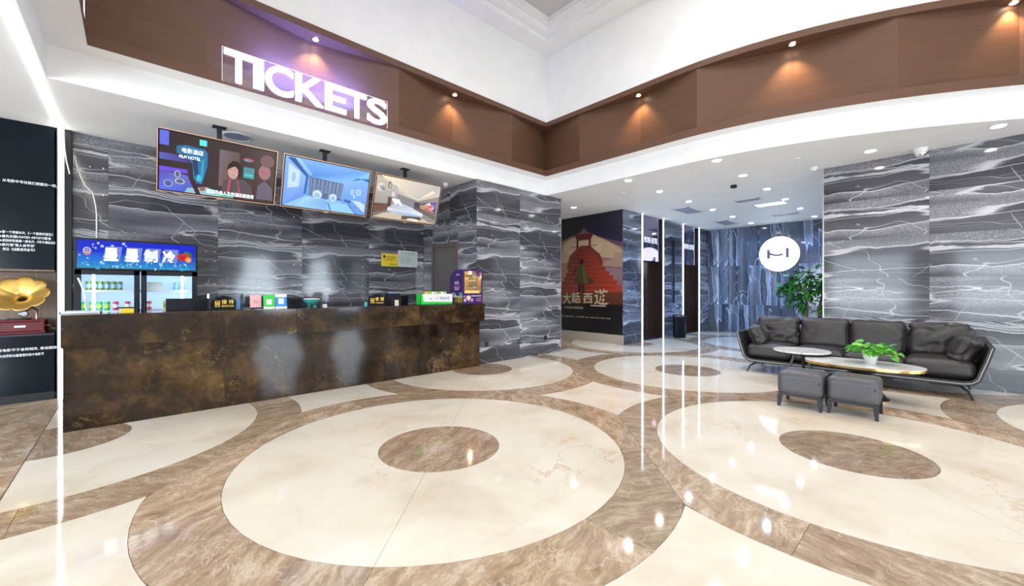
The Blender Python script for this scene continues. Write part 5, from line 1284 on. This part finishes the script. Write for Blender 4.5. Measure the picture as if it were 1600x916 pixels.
for q in tw: MB().tube(q, [.034, .03, .027, .018], 10).build('trunk', 'trunk', tr, smooth=True)
tl = leaf_mesh('tree_leaf', .17, .085, .2, 'leafd'); M['leafd2'] = mat('lighter_leaf', (.05, .27, .03), .35); tl2 = leaf_mesh('tree_leaf_light', .16, .08, .2, 'leafd2')
blobs = [((.0, .22, 1.50), .20), ((.0, .02, 1.62), .19), ((.0, -.18, 1.50), .20), ((.0, .30, 1.28), .17), ((.02, .0, 1.38), .2), ((.0, -.28, 1.30), .2), ((.05, -.25, 1.05), .17), ((.04, -.22, .88), .15), ((.0, .12, 1.12), .12), ((-.03, .38, 1.42), .12)]
cnt_l = 0
for k in range(290):
    c, r = random.choice(blobs); d = Vector((random.gauss(0, 1), random.gauss(0, 1), random.gauss(0, 1))).normalized()
    p = Vector(c)+d*r*random.uniform(.5, 1)
    dirn = d+Vector((0, 0, -.35))+Vector((random.uniform(-.4, .4),)*3)
    add_leaf(tl if random.random() < .65 else tl2, tr, p, dirn, random.uniform(-.7, .7), random.uniform(.65, 1.0))
for q in range(12):
    c, r = blobs[q % len(blobs)]; b = tw[0 if c[1] > -.05 else 1][3]
    MB().tube([b, tuple((Vector(b)+Vector(c))*.5+Vector((0, 0, .03))), c], [.012, .008, .004], 6).build('branch', 'trunk', tr, smooth=True)
mb = MB()                                            # inner leaves too crowded to tell apart
for k in range(420):
    c, r = random.choice(blobs); d = Vector((random.gauss(0, 1), random.gauss(0, 1), random.gauss(0, 1))).normalized()
    p = Vector(c)+d*r*random.uniform(.1, .85); q = (d+Vector((0, 0, -.3))).normalized(); s_ = q.cross(Vector((.3, .2, 1))).normalized()*.028
    mb.poly([p-q*.05, p+s_, p+q*.06, p-s_])
tag(mb.build('inner_foliage', 'leafd', tr, clean=False), None, None, None, 'stuff')

# ------------------------------------------------------------------ WINDOWS BEHIND THE CAMERA (seen as reflections, but the first is added for a fill light)
for n_, (a, b) in enumerate(((-5.7, -3.1), (3.3, 5.7), (6.3, 8.4), (9.3, 11.7))):
    wn = MB().box(a, b, -7.95, -7.9, .45, .5).box(a, b, -7.95, -7.9, 3.0, 3.05).box(a, a+.05, -7.95, -7.9, .45, 3.05).box(b-.05, b, -7.95, -7.9, .45, 3.05).box((a+b)/2-.025, (a+b)/2+.025, -7.95, -7.9, .45, 3.05)
    struct(wn.build('window_%d' % (n_+1), 'plastic', clean=False))
    for s0, s1, ph in ((a, a+.55, 0), (b-.55, b, 1)):
        mb = MB(); N_ = 40; rows = 6; xm = a if ph == 0 else b
        for j in range(rows+1):
            z = .5+2.55*j/rows; pinch = 1-.6*math.exp(-((z-1.4)/.5)**2)
            for i in range(N_+1):
                t_ = i/N_; x = xm+(1 if ph == 0 else -1)*t_*.62*pinch; mb.v.append((x, -7.62+.03*math.sin(t_*40), z))
        for j in range(rows):
            for i in range(N_): q = j*(N_+1)+i; mb.f.append((q, q+1, q+N_+2, q+N_+1))
        c = mb.build('curtain', 'curtain', None, smooth=True, clean=False)
        tag(c, 'sheer white tied curtain, %s side of rear window number %s from the left' % (('left', 'right')[ph], ('one', 'two', 'three', 'four')[n_]), 'curtain', 'sheer curtains on the rear windows')
